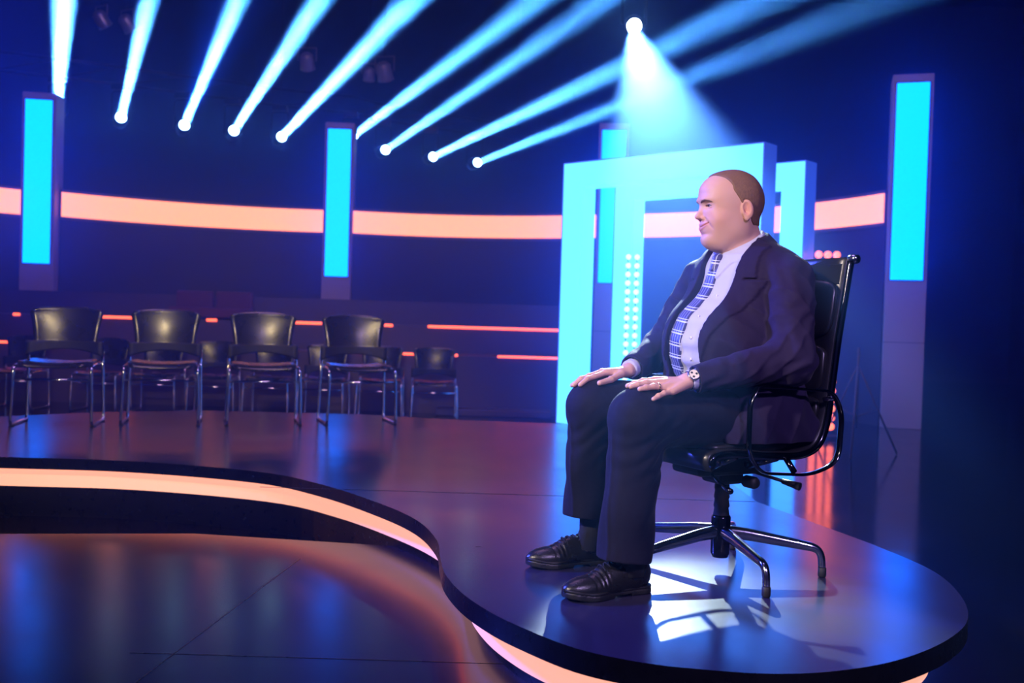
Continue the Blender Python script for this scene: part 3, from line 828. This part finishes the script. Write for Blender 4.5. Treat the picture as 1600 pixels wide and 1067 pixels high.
RT = [(.487, -.150, .634), (.492, -.183, .632), (.480, -.212, .622), (.455, -.236, .606)]
RTH = [(.330, -.145, .660), (.385, -.122, .655), (.437, -.110, .643)]
# ---- shared limb lines (body frame: x forward, y left, z above the stage)
ARM = {1: [(-.085, .195, .985), (-.020, .287, .735), (.330, .208, .660)], -1: [(-.050, -.195, .990), (.065, -.268, .745), (.285, -.172, .670)]}
LEG = {1: [(-.08, .10, .535), (.475, .165, .545), (.462, .135, .10)], -1: [(-.08, -.10, .535), (.422, -.168, .548), (.388, -.205, .11)]}
def trouser_fn(P):
    d = ell(P, (-.06, 0, .565), (.17, .20, .115))
    for s in (1, -1):
        l_ = LEG[s]; H_, K_, F_ = l_
        th_ = cap(P, H_, K_, .105, .083)
        d = sm(d, th_, .05)
        cz = .11 if s > 0 else .185
        sh = cap(P, K_, (F_[0]+(.030 if s > 0 else .035), F_[1], cz-.05), .084, .088 if s > 0 else .072, (1, .88, 1))
        # front crease
        leg = sm(th_, sh, .035)
        x, y, z = P[:, 0], P[:, 1], P[:, 2]
        kn = np.linalg.norm(P-A_(K_[0]-.06, K_[1], K_[2]-.07), axis=1)
        leg = leg+.0055*np.exp(-(kn/.11)**2)*np.sin(x*85+z*110+2*np.sin(y*30))
        leg = leg+.0032*np.sin(z*28+x*22+3*np.sin(y*22+s))*sstep(.50, .35, z)
        leg = leg-.0035*np.exp(-((y-K_[1])/.006)**2)*sstep(K_[0]-.02, K_[0]+.03, x)*sstep(.54, .48, z)
        leg = leg+.0030*np.sin(x*48-z*60+2*np.sin(x*17+y*20))*sstep(.42, .30, x)*sstep(.45, .50, z)
        d = sm(d, leg, .02)
    # hem cut, a little lower at the back
    for s in (1, -1):
        cut = (.108 if s > 0 else .178)+.10*(P[:, 0]-.47)
        d = np.where(P[:, 1]*s > 0, np.maximum(d, cut-P[:, 2]), d)
        F_ = LEG[s][2]; cx_ = F_[0]+.03
        inn = np.maximum(np.sqrt(((P[:, 0]-cx_))**2+((P[:, 1]-F_[1])/.88)**2)-(.070 if s > 0 else .056), P[:, 2]-.22)
        d = np.maximum(d, -inn)
    return d
def lift(p, rr, free=False):
    # rest a hand point on the cloth of the thigh: its skin touches, never sinks in or hovers
    x, y, z = p
    zs_ = np.linspace(z-.03, z+.06, 181); v = trouser_fn(np.stack([np.full(181, x), np.full(181, y), zs_], 1))
    ok = np.nonzero(v > rr)[0]
    zt = zs_[ok[0]] if len(ok) else z
    return (x, y, max(z, zt) if free else zt)
LK = [lift(p, .012, True) for p in LK]; RK = [lift(p, .012, True) for p in RK]
LT = [lift(p, .0070) for p in LT]; RT = [lift(p, .0070) for p in RT]
LTH = [lift(p, .010, i < 1) for i, p in enumerate(LTH)]; RTH = [lift(p, .010, i < 1) for i, p in enumerate(RTH)]
LW = lift(LW, .018, True); RW = lift(RW, .018, True)
def torso_in(P, o=0.0):
    d = ell(P, (-.078, 0, .93), (.158+o, .197+o, .19+o))
    d = sm(d, ell(P, (-.004, 0, .762), (.205+o, .20+o, .185+o)), .06)
    d = sm(d, ell(P, (-.05, 0, .56), (.17+o, .19+o, .13+o)), .07)
    d = sm(d, cap(P, (-.08, .14, 1.015), (-.06, -.14, 1.015), .05+o), .06)
    d = sm(d, cap(P, (-.065, 0, 1.02), (-.055, 0, 1.09), .10+o*.5, .06+o*.3), .06)
    return d
def body_fn(P):
    d = torso_in(P, -.030)
    d = sm(d, neck_fn(P), .03)
    for s in (1, -1):
        a = ARM[s]
        d = sm(d, cap(P, a[0], a[1], .045, .038), .03)
        d = sm(d, cap(P, a[1], a[2], .038, .025, None), .015)
        l_ = LEG[s]
        d = sm(d, cap(P, l_[0], l_[1], .075, .050), .04)
        d = sm(d, cap(P, l_[1], l_[2], .050, .034), .02)
        f = l_[2]; d = sm(d, cap(P, (f[0]-.01, f[1], .085), (f[0]+.02, f[1], .07), .020, .018), .02)
    d = sm(d, local(lambda Q: hand(Q, LW, LK, LT, LTH, .010), (.42, .18, .64), .12, P), .008)
    d = sm(d, local(lambda Q: hand(Q, RW, RK, RT, RTH, -.010), (.39, -.175, .645), .12, P), .008)
    d = sm(d, local(lambda Q: head_fn(to_head(Q)), HC, .175, P), .022)
    return d
def dense(lo, hi, spans, h):
    out = [lo]
    while out[-1] < hi:
        x = out[-1]; st_ = h
        for a, b, hh in spans:
            if a-.001 <= x < b: st_ = hh; break
        out.append(x+st_)
    return np.array(out)
def skin_col(V):
    Q = to_head(V); S = Q.copy(); S[:, 1] = np.abs(S[:, 1])
    base = np.tile(A_(.62, .36, .27), (len(V), 1))
    def mixin(m, c): base[:] = base*(1-m[:, None])+A_(*c)*m[:, None]
    hd = (V[:, 2] > 1.05)
    ruddy = np.exp(-((S[:, 0]-.07)**2+(S[:, 1]-.045)**2+(S[:, 2]+.03)**2)/.0011)*hd
    mixin(.45*ruddy, (.60, .24, .18))
    nose = np.exp(-((Q[:, 0]-.115)**2+Q[:, 1]**2+(Q[:, 2]+.024)**2)/.0003)*hd
    mixin(.35*nose, (.58, .24, .18))
    ear = np.exp(-((S[:, 0]+.02)**2+(S[:, 1]-.088)**2+(Q[:, 2])**2*.35)/.0003)*hd
    mixin(.6*ear, (.62, .22, .16))
    lip = lips_fn(S)
    mixin(sstep(.0020, -.0005, lip)*.8*hd, (.50, .17, .15))
    jaw = sstep(-.03, -.07, Q[:, 2])*sstep(.02, .05, Q[:, 0])*hd
    mixin(.15*jaw, (.45, .28, .24))
    nails = np.zeros(len(V))
    for T_ in LT+RT+[LTH[-1], RTH[-1]]:
        nails = np.maximum(nails, np.exp(-((V[:, 0]-T_[0]-.003)**2+(V[:, 1]-T_[1])**2+(V[:, 2]-T_[2]-.007)**2)/.00003))
    mixin(np.clip(nails*1.6, 0, 1)*.45, (.78, .55, .47))
    return base
def attr_mat(name, rough, sss=0.0, bump=0.0, bscale=300, spec=.5):
    m = mat(name, (.5, .4, .3), rough, noise=.05, nscale=40, bump=bump, bscale=bscale, spec=spec)
    nt = m.node_tree; a = nt.nodes.new('ShaderNodeAttribute'); a.attribute_name = 'tone'
    nt.links.new(a.outputs['Color'], nt.nodes['Principled BSDF'].inputs['Base Color'])
    if sss:
        b = nt.nodes['Principled BSDF']; b.inputs['Subsurface Weight'].default_value = sss
        b.inputs['Subsurface Radius'].default_value = (1, .35, .2); b.inputs['Subsurface Scale'].default_value = .008
    return m
M['skin'] = attr_mat('skin', .52, .15, .10, 420, .35)
M['suit'] = mat('dark_navy_suit_wool', (0.018, 0.012, 0.042), .75, noise=.08, nscale=60, bump=.15, bscale=900, sheen=.04, spec=.15)
M['trouser'] = mat('dark_trouser_wool', (0.007, 0.006, 0.019), .75, noise=.08, nscale=60, bump=.15, bscale=900, sheen=.04, spec=.15)
M['shirt'] = mat('pale_shirt_cotton', (0.48, 0.49, 0.66), .7, noise=.08, nscale=60, bump=.1, bscale=700)
M['hair'] = mat('light_brown_hair', (0.20, 0.105, 0.06), .65, noise=.1, nscale=160, bump=.35, bscale=420, cvar=.45)
nt = M['hair'].node_tree
_mp = nt.nodes.new('ShaderNodeMapping'); _mp.inputs['Scale'].default_value = (1.0, 2.2, .28)
for l in [l for l in nt.links if l.from_node.type == 'TEX_COORD']:
    to = l.to_socket; nt.links.remove(l); nt.links.new(_mp.outputs[0], to)
nt.links.new([n for n in nt.nodes if n.type == 'TEX_COORD'][0].outputs['Object'], _mp.inputs['Vector'])
M['brow'] = mat('brow_hair', (0.16, 0.085, 0.05), .6, noise=.1, bump=.5, bscale=600)
M['lash'] = mat('dark_lash_hair', (0.03, 0.018, 0.012), .6, noise=.05)
M['eyew'] = mat('eye_white', (0.38, 0.33, 0.31), .15, noise=.02)
M['iris'] = mat('dark_iris', (0.02, 0.02, 0.03), .1, noise=.02)
M['shoe'] = mat('black_shoe_leather', (0.008, 0.0075, 0.007), .3, noise=.06, nscale=30, bump=.1, bscale=220, spec=.6)
M['sole'] = mat('black_shoe_sole', (0.010, 0.010, 0.010), .5, noise=.05, bump=.1)
M['sock'] = mat('black_sock_knit', (0.01, 0.01, 0.014), .9, noise=.05, bump=.3, bscale=700)
M['gold'] = mat('pale_gold', (0.85, 0.65, 0.38), .2, metal=1, noise=.04)
M['steel'] = mat('brushed_steel', (0.75, 0.75, 0.76), .22, metal=1, noise=.04)
M['dial'] = mat('cream_watch_dial', (0.85, 0.78, 0.62), .3, noise=.03)
M['button'] = mat('pearl_button', (0.7, 0.7, 0.75), .3, noise=.03)
# plaid tie: pale double lines over navy
tm = mat('navy_plaid_tie_silk', (0.02, 0.03, 0.12), .45, noise=.05, nscale=60, sheen=.2)
nt = tm.node_tree; tc = nt.nodes.new('ShaderNodeTexCoord'); sx = nt.nodes.new('ShaderNodeSeparateXYZ'); nt.links.new(tc.outputs['Object'], sx.inputs[0])
def mth(op, a, b=None):
    n = nt.nodes.new('ShaderNodeMath'); n.operation = op
    for i, v in enumerate((a, b)):
        if v is None: continue
        if hasattr(v, 'is_linked') or hasattr(v, 'links'): nt.links.new(v, n.inputs[i])
        else: n.inputs[i].default_value = v
    return n.outputs[0]
def lines(src, per, off, w):
    f = mth('FRACT', mth('ADD', mth('DIVIDE', src, per), off)); return mth('LESS_THAN', f, w)
zz = mth('ADD', sx.outputs['Z'], mth('MULTIPLY', sx.outputs['Y'], .12))
l1 = lines(zz, .040, .0, .12); l2 = lines(zz, .040, .75, .07); l4 = lines(sx.outputs['Y'], .0135, .2, .13)
mx = mth('MAXIMUM', l1, mth('MAXIMUM', l2, mth('MULTIPLY', l4, .75)))
cm = nt.nodes.new('ShaderNodeMix'); cm.data_type = 'RGBA'; cm.inputs[6].default_value = (0.035, 0.04, 0.16, 1); cm.inputs[7].default_value = (.62, .68, .82, 1)
nt.links.new(mx, cm.inputs[0]); nt.links.new(cm.outputs[2], nt.nodes['Principled BSDF'].inputs['Base Color'])

MANZ = LZ
man = thing('person', 'seated man in a dark suit, plaid tie and wristwatch, smiling, hands on his knees', 'person', (CHX, CHY, MANZ), CROT)
xa = dense(-.26, .64, [(-.135, .135, .0022), (.27, .51, .0026)], .006)
ya = dense(-.34, .34, [(-.25, -.10, .0026), (-.10, .10, .0022), (.10, .245, .0026)], .006)
za = dense(.005, 1.37, [(.59, .70, .0026), (1.06, 1.37, .0022)], .007)
body = sdf_obj('body', M['skin'], man, body_fn, None, None, .003, col=skin_col, axes=[xa, ya, za], smooth=1)

# ---- hair: a cap grown from the head, thinning towards the hairline
def hair_T(Q):
    x, y, z = Q[:, 0], Q[:, 1], Q[:, 2]
    ay = np.abs(y)
    lim = interp(z, [-.06, -.01, .0, .02, .036, .055, .075, .090, .104, .115, .13, .15], [-.030, -.003, .002, .004, .014, .028, .040, .055, .076, .094, .108, .108])
    lim = lim-.012*sstep(.03, .06, ay)*sstep(.06, .09, z)+.018*sstep(.03, 0, ay)*sstep(.07, .10, z)
    a = (lim-x)/(.010+.030*sstep(.085, .115, z))
    low = interp(x, [-.12, -.055, -.045, -.030, .004, .03], [-.052, -.052, -.040, .022, .028, .0])
    low = np.where((x > -.006) & (x < .02), -.008, low)
    b = (z-low)/.010
    w = np.clip(np.minimum(a, b), 0, 1)
    w = w*w*(3-2*w)
    streak = 0.0
    thick = .0022+.0028*sstep(.08, -.04, x)-.003*sstep(-.06, -.10, x)+.0012*sstep(.05, .1, z)
    cut = .014+.03*sstep(.04, .06, x)*(z < .08)
    return -cut+np.clip(w*2, 0, 1)*(cut-.0015)+w*(.0015+thick+streak*w)
def hair_fn(P):
    Q = to_head(P); base = head_base(Q)
    nk = neck_fn(P); base = sm(base, nk, .022)
    return base-hair_T(Q)
sdf_obj('hair', M['hair'], man, lambda P: np.where(to_head(P)[:, 2] > -.065, hair_fn(P), .02), (-.15, -.11, 1.15), (.13, .11, 1.37), .0024)
# trim what lies under the skin is hidden inside the head; eyes and brows follow
def LASH(s): return [(marchx(head_fn, s*y, z)+.0002, s*y, z) for y, z in ((EC[1]-.013, EC[2]-.001), (EC[1]-.005, EC[2]+.0034), (EC[1]+.006, EC[2]+.0034), (EC[1]+.015, EC[2]-.001))]
def from_head(p): return tuple(HC+HR@A_(*p))
for s in (1, -1):
    c = from_head((EC[0], s*EC[1], EC[2]))
    m = MB(); pr = [(0.0003, -.0128)]+[(.0128*math.sin(PI*i/12), -.0128*math.cos(PI*i/12)) for i in range(1, 12)]+[(0.0003, .0128)]
    T = Matrix.Translation(c) @ Matrix([list(r)+[0] for r in HR]+[[0, 0, 0, 1]]) @ Matrix.Rotation(PI/2, 4, 'Y')
    e = m.lathe(pr, T, 20).build('eye', M['eyew'], man)
    m = MB().lathe([(0.0002, .01305), (.0035, .0127), (.0058, .0117)], T, 16, caps=False).build('iris', M['iris'], e)
    sdf_obj('eyelash', M['lash'], man, lambda P, s=s: (lambda Q: chain(Q, LASH(s), (.0007, .0011, .0013, .0009)))(to_head(P)), (.03, -.09, 1.215), (.14, .09, 1.25), .0012)
    sdf_obj('eyebrow', M['brow'], man, lambda P, s=s: (lambda Q: np.maximum(chain(Q, [(p[0], s*p[1], p[2]) for p in BRW], (.0026, .0042, .0040, .0030, .0016)), head_fn(Q)-.0016+.0005*np.sin(900*Q[:, 1]+500*Q[:, 2])))(to_head(P)), (.03, -.09, 1.22), (.14, .09, 1.28), .0014)

# ---- shirt
COLN = A_(.50, 0, .866); COLC = A_(-.045, 0, 1.122)      # tilted collar plane
def shirt_core(P):
    d = torso_in(P, .002)
    ruck = .0030*np.sin(P[:, 2]*95+18*P[:, 1]+2*np.sin(P[:, 0]*30))*sstep(.98, .85, P[:, 2])
    return d+ruck
def collar_cyl(P):
    Q = P-COLC; h = Q@COLN; rad = np.linalg.norm(Q-h[:, None]*COLN, axis=1)
    return np.maximum(rad-.083, np.maximum(h-.0, -h-.050))
def collar_fn(P):
    Q = P-COLC; h = Q@COLN; rad = np.linalg.norm(Q-h[:, None]*COLN, axis=1)
    th_ = np.arctan2(Q[:, 1], Q[:, 0])
    rr = .083-.10*h*.2
    d = np.maximum(rad-rr, np.maximum(h-.004, -h-.050))
    gap = cap(P, (.10, 0, 1.02), (.03, 0, 1.085), .024, .010)
    d = np.maximum(d, -gap)
    y, z = np.abs(P[:, 1]), P[:, 2]
    # pointed collar leaf folded down over the shirt, either side of the knot
    low = 1.045-.055*sstep(.075, .022, y); inner = .010+.10*(1.06-z)
    flap = np.maximum(np.minimum(torso_in(P, .008), rad-.0875), np.maximum(np.maximum(low-z, inner-y), np.maximum(z-1.10, -P[:, 0]-.03)))
    flap = np.maximum(flap, h-.004)
    return sm(d, flap, .002)
def shirt_fn(P):
    d = sm(shirt_core(P), collar_fn(P), .006)
    d = np.maximum(d, .62-P[:, 2])
    for s in (1, -1):
        a = ARM[s]; A1, B1 = A_(*a[1]), A_(*a[2]); n = (B1-A1)/np.linalg.norm(B1-A1)
        c = cap(P, a[1], a[2], .030, .0325)
        t = (P-A1)@n; L_ = np.linalg.norm(B1-A1)
        d = np.minimum(d, np.maximum(np.maximum(c, t-(L_-.010)), (L_-.09)-t))
    return d
shirt = sdf_obj('shirt', M['shirt'], man, shirt_fn, (-.24, -.30, .62), (.33, .31, 1.20), .0040, smooth=1)
def front_x(y, z, fn, x1=.35):
    # where the surface of fn is met coming from the front
    xs_ = np.linspace(x1, -.1, 226); v = fn(np.stack([xs_, np.full(226, y), np.full(226, z)], 1)); k = np.argmax(v < 0); return xs_[k]
for z in (.93, .86, .79, .72):
    x = front_x(.052, z, shirt_core)
    MB().lathe([(.001, -.001), (.0055, -.001), (.0055, .0015), (.001, .0022)], Matrix.Translation((x+.001, .052, z)) @ Matrix.Rotation(PI/2, 4, 'Y'), 12).build('button', M['button'], shirt)

# ---- tie
def tie_fn(P):
    y, z = P[:, 1], P[:, 2]
    w = interp(z, [.64, .66, .70, 1.02, 1.05], [.002, .034, .043, .022, .020])
    yc = interp(z, [.65, .80, .92, 1.03], [-.042, -.022, -.006, .0])
    d = np.maximum(np.maximum(np.minimum(torso_in(P, .009), sm(shirt_core(P), collar_cyl(P), .006)-.006), np.abs(y-yc)-w), np.maximum(z-1.035, -P[:, 0]))
    d = np.maximum(d, .648-z)
    knot = cap(P, (.050, 0, 1.055), (.068, 0, 1.020), .022, .015, (1, .95, 1))
    return sm(d, knot, .004)
sdf_obj('tie', tm, man, tie_fn, (-.0, -.05, .64), (.27, .05, 1.09), .0026, smooth=1)

# ---- jacket
def open_edges(z):
    lo_ = interp(z, [.50, .64, .72, .80, .90, 1.00, 1.06, 1.12], [-.055, -.062, -.060, -.052, -.046, -.048, -.062, -.085])
    hi_ = interp(z, [.50, .64, .72, .80, .90, 1.00, 1.06, 1.12], [.150, .112, .100, .096, .108, .108, .104, .10])
    return lo_, hi_
def crease(ph, p=1.5): return (1-np.abs(np.sin(ph)))**p
def folds(P, s):
    a = ARM[s]; d = np.zeros(len(P)); x, y, z = P[:, 0], P[:, 1], P[:, 2]
    e = A_(*a[1]); de = np.linalg.norm(P-e, axis=1)
    d -= .010*np.exp(-(de/.095)**2)*crease(z*48+x*34+y*12+1.3*np.sin(x*38+z*15))
    m = A_(*a[0])*.62+e*.38; dm = np.linalg.norm(P-m, axis=1)
    d -= .010*np.exp(-(dm/.12)**2)*crease(z*36-x*27+.9*np.sin(y*25+z*17+x*20)+.5)
    w = (e+A_(*a[2]))/2; dw = np.linalg.norm(P-w, axis=1)
    d -= .007*np.exp(-(dw/.10)**2)*crease(x*30+z*52+.9*np.sin(x*33+2))
    d += .0018*np.sin(x*95+z*60+2*np.sin(z*50+y*40))
    return d+.001
def sleeve(P, s):
    a = ARM[s]
    d = cap(P, a[0], a[1], .083, .066)
    d = sm(d, cap(P, a[1], a[2], .066, .043), .035)
    d = sm(d, ell(P, (a[1][0]-.005, a[1][1], a[1][2]-.015), (.070, .062, .066)), .03)
    d = d+folds(P, s)
    A1, B1 = A_(*a[1]), A_(*a[2]); n = (B1-A1)/np.linalg.norm(B1-A1); L_ = np.linalg.norm(B1-A1)
    t = (P-B1)@n
    d = smx(d, t+.028, .006)
    return np.maximum(d, -np.maximum(cap(P, a[1], a[2], .036, .037), -(t+.075)))
def jacket_torso(P):
    d = torso_in(P, .020)
    d = sm(d, cap(P, (-.095, .175, .995), (-.065, -.175, .998), .070), .04)
    # skirt of the jacket spreading over the lap and the seat
    sk = ell(P, (-.03, 0, .575), (.235, .262, .165)); d = sm(d, sk, .05)
    d = sm(d, ell(P, (-.02, .205, .50), (.20, .055, .09)), .05)
    d = sm(d, ell(P, (-.06, -.205, .50), (.17, .055, .09)), .05)
    x, y, z = P[:, 0], P[:, 1], P[:, 2]
    d = d-.007*crease(z*22+x*30+1.2*np.sin(y*17+z*9))*sstep(.85, .62, z)
    d = d-.006*crease(z*30-x*24+1.1*np.sin(z*12+y*8))*sstep(.13, .19, np.abs(y))*sstep(.66, .75, z)*sstep(1.0, .93, z)
    d = d+.0030*np.sin(x*60-z*38+1.5*np.sin(z*20))*sstep(.10, .2, np.abs(y))*sstep(1.0, .9, z)
    return d
def jacket_fn(P):
    x, y, z = P[:, 0], P[:, 1], P[:, 2]
    d = jacket_torso(P)
    # collar standing round the neck
    Q = P-COLC; h = Q@COLN; rad = np.linalg.norm(Q-h[:, None]*COLN, axis=1)
    colr = np.maximum(rad-(.097-.30*(h+.02)), np.maximum(h+.012, -h-.07))
    d = sm(d, colr, .02)
    lo_, hi_ = open_edges(z)
    # lapels: a raised leaf along both edges, with a notch
    wl = interp(z, [.70, .76, .90, .985, .9851, 1.08], [0, .020, .062, .088, .060, .050])
    en = y-hi_; ef = lo_-y
    fr = x > interp(z, [.6, 1.0, 1.1], [.0, -.02, -.045])
    lap = np.where(((en > -.01) & (en < wl)) | ((ef > -.01) & (ef < wl)), 1.0, 0.0)*fr
    notch = np.where((np.abs(z-(.985+.10*(np.minimum(np.abs(en-.05), np.abs(ef-.05)))*0)) < .0030) & ((en > .030) | (ef > .030)), 1, 0)*fr*(np.minimum(np.where(en > 0, en, 9), np.where(ef > 0, ef, 9)) < .1)
    d = d-.0065*lap*(1-notch)+.002*notch*lap
    wedge = np.maximum(np.maximum(lo_-y, y-hi_), -(x-interp(z, [.5, .9, 1.05, 1.2], [.05, .02, -.02, -.06])))
    wedge = np.maximum(wedge, .50-z)
    d = np.maximum(d, -wedge)
    for s in (1, -1): d = sm(d, sleeve(P, s), .012)
    # neck hole
    hole = np.maximum(rad-.082, -h-.05); d = np.maximum(d, -hole)
    # hollow for the thighs
    for s in (1, -1):
        l_ = LEG[s]; d = np.maximum(d, -(cap(P, (l_[0][0]+.12, l_[0][1], .50), (l_[1][0], l_[1][1], .50), .088, .08)))
    d = np.maximum(d, .462-z)
    return d
jk = sdf_obj('jacket', M['suit'], man, jacket_fn, (-.30, -.37, .46), (.34, .37, 1.19), .0031, smooth=2, keep_big=True)

# ---- trousers
sdf_obj('trousers', M['trouser'], man, trouser_fn, (-.24, -.29, .10), (.60, .29, .72), .0038, smooth=1)
for s in (1, -1):
    F_ = LEG[s][2]
    MB().tube([(F_[0], F_[1], .06), (F_[0], F_[1], .16), (F_[0]+.005, F_[1], .28)], [.042, .043, .05], 20).build('sock', M['sock'], man)

# ---- shoes
def shoe_fn(P):
    d = ell(P, (.060, 0, .058), (.062, .038, .060))
    d = sm(d, ell(P, (.125, 0, .052), (.085, .041, .050)), .03)
    d = sm(d, ell(P, (.205, .002, .030), (.105, .048, .040)), .025)
    d = sm(d, cap(P, (.062, 0, .060), (.055, 0, .100), .038, .036), .02)
    d = sm(d, ell(P, (.125, 0, .083), (.045, .018, .016)), .015)
    d = smx(d, P[:, 2]-.108+.10*(P[:, 0]-.05), .006)
    d = np.maximum(d, -cap(P, (.058, 0, .09), (.052, 0, .14), .030, .034))
    # seam of the toe and facing, walking creases
    sm1 = np.abs(np.sqrt((P[:, 0]-.10)**2+(P[:, 1])**2)-.125)
    d = d+.0010*np.exp(-(sm1/.0022)**2)*sstep(.02, .03, P[:, 2])
    d = d+.0013*np.sin(P[:, 0]*420+8*np.abs(P[:, 1])*18)*np.exp(-((P[:, 0]-.19)/.02)**2)*sstep(.03, .05, P[:, 2])
    return np.maximum(d, .016-P[:, 2])
def sole_fn(P):
    Q = P.copy(); Q[:, 2] = 0
    d2 = cap(Q, (.035, 0, 0), (.10, -.002, 0), .037, .035); d2 = sm(d2, cap(Q, (.10, -.002, 0), (.215, .003, 0), .035, .052), .02)
    d2 = sm(d2, cap(Q, (.215, .003, 0), (.262, .002, 0), .052, .046), .01)
    up = .010*sstep(.23, .31, P[:, 0])
    z = P[:, 2]-up
    heel = np.where((P[:, 0] > .085) & (P[:, 0] < .15), .007, 0)
    d = np.maximum(d2, np.maximum(z-.026, heel-z+.0005))
    groove = np.abs(z-.018)-.0012
    return np.maximum(d, -np.maximum(groove, -(d2+.003)))
def shoe(hx, hy, ang, toe=None):
    o = sdf_obj('shoe', M['shoe'], man, shoe_fn, (-.01, -.06, .01), (.32, .06, .12), .0026, smooth=1)
    o.location = (hx, hy, .0); o.rotation_euler = (0, 0, ang)
    sl = sdf_obj('sole', M['sole'], o, sole_fn, (-.01, -.065, -.002), (.33, .065, .04), .0024, smooth=1)
    m = MB()
    for k in range(5):
        x = .098+.020*k; z = front_z(x)
        m.tube(spline([(x-.004, -.024, z-.010), (x, -.012, z+.001), (x+.002, 0, z+.004), (x, .012, z+.001), (x-.004, .024, z-.010)], 4), .0022, 6)
        if k < 4: m.tube(spline([(x, -.020, z-.004), (x+.010, 0, z+.002), (x+.018, .020, z-.012)], 4), .0020, 6)
    z = front_z(.10)+.006
    m.tube(spline([(.10, 0, z), (.098, .022, z+.012), (.102, .040, z-.004), (.106, .026, z-.008), (.102, 0, z)], 5), .0021, 6)
    m.tube(spline([(.10, 0, z), (.098, -.022, z+.012), (.102, -.038, z-.004), (.106, -.026, z-.008), (.102, 0, z)], 5), .0021, 6)
    m.tube(spline([(.10, 0, z), (.112, .018, z-.004), (.13, .030, z-.020)], 5), .0021, 6)
    m.build('shoelace', M['sock'], o)
def front_z(x):
    zs_ = np.linspace(.14, .02, 121); v = shoe_fn(np.stack([np.full(121, x), np.zeros(121), zs_], 1)); k = np.argmax(v < 0); return zs_[k]
shoe(.385, .125, -.02)
shoe(.300, -.222, -.16)

# ---- wristwatch and ring
aw = A_(*ARM[1][1]); bw = A_(*ARM[1][2]); nw = (bw-aw)/np.linalg.norm(bw-aw)
wc = Vector(tuple(bw-nw*.016))
nv = Vector(tuple(nw)); q = nv.to_track_quat('Z', 'Y').to_matrix().to_4x4()
band = MB().lathe([(.0275, -.009), (.0295, -.008), (.0295, .008), (.0275, .009), (.0265, .0), (.0275, -.009)], Matrix.Translation(wc) @ q, 36, caps=False).build('watch_band', M['steel'], man)
outv = Vector((-.05, .80, .60)); outv = (outv-nv*outv.dot(nv)).normalized()
wq = outv.to_track_quat('Z', 'Y').to_matrix().to_4x4(); T = Matrix.Translation(wc+outv*.029) @ wq
MB().lathe([(.017, -.003), (.0195, 0), (.0195, .005), (.0178, .0075), (.0158, .0075), (.0158, .006)], T, 32, caps=False).build('watch_case', M['steel'], band)
MB().lathe([(.0002, .0060), (.0160, .0060)], T, 28, caps=False).build('watch_dial', M['dial'], band)
for a in (.3, 2.4, 4.5):
    MB().lathe([(.0002, .0064), (.0036, .0064), (.0036, .0060)], T @ Matrix.Translation((.0085*math.cos(a), .0085*math.sin(a), 0)), 14, caps=False).build('subdial', M['glide'], band)
k, t_ = Vector(LK[2]), Vector(LT[2]); dr = (t_-k).normalized(); rc = k.lerp(t_, .24)+Vector((0, 0, .003))
MB().lathe([(.0112, -.0022), (.0122, -.0015), (.0122, .0015), (.0112, .0022)], Matrix.Translation(rc) @ dr.to_track_quat('Z', 'Y').to_matrix().to_4x4(), 24, caps=False).build('ring', M['gold'], man)
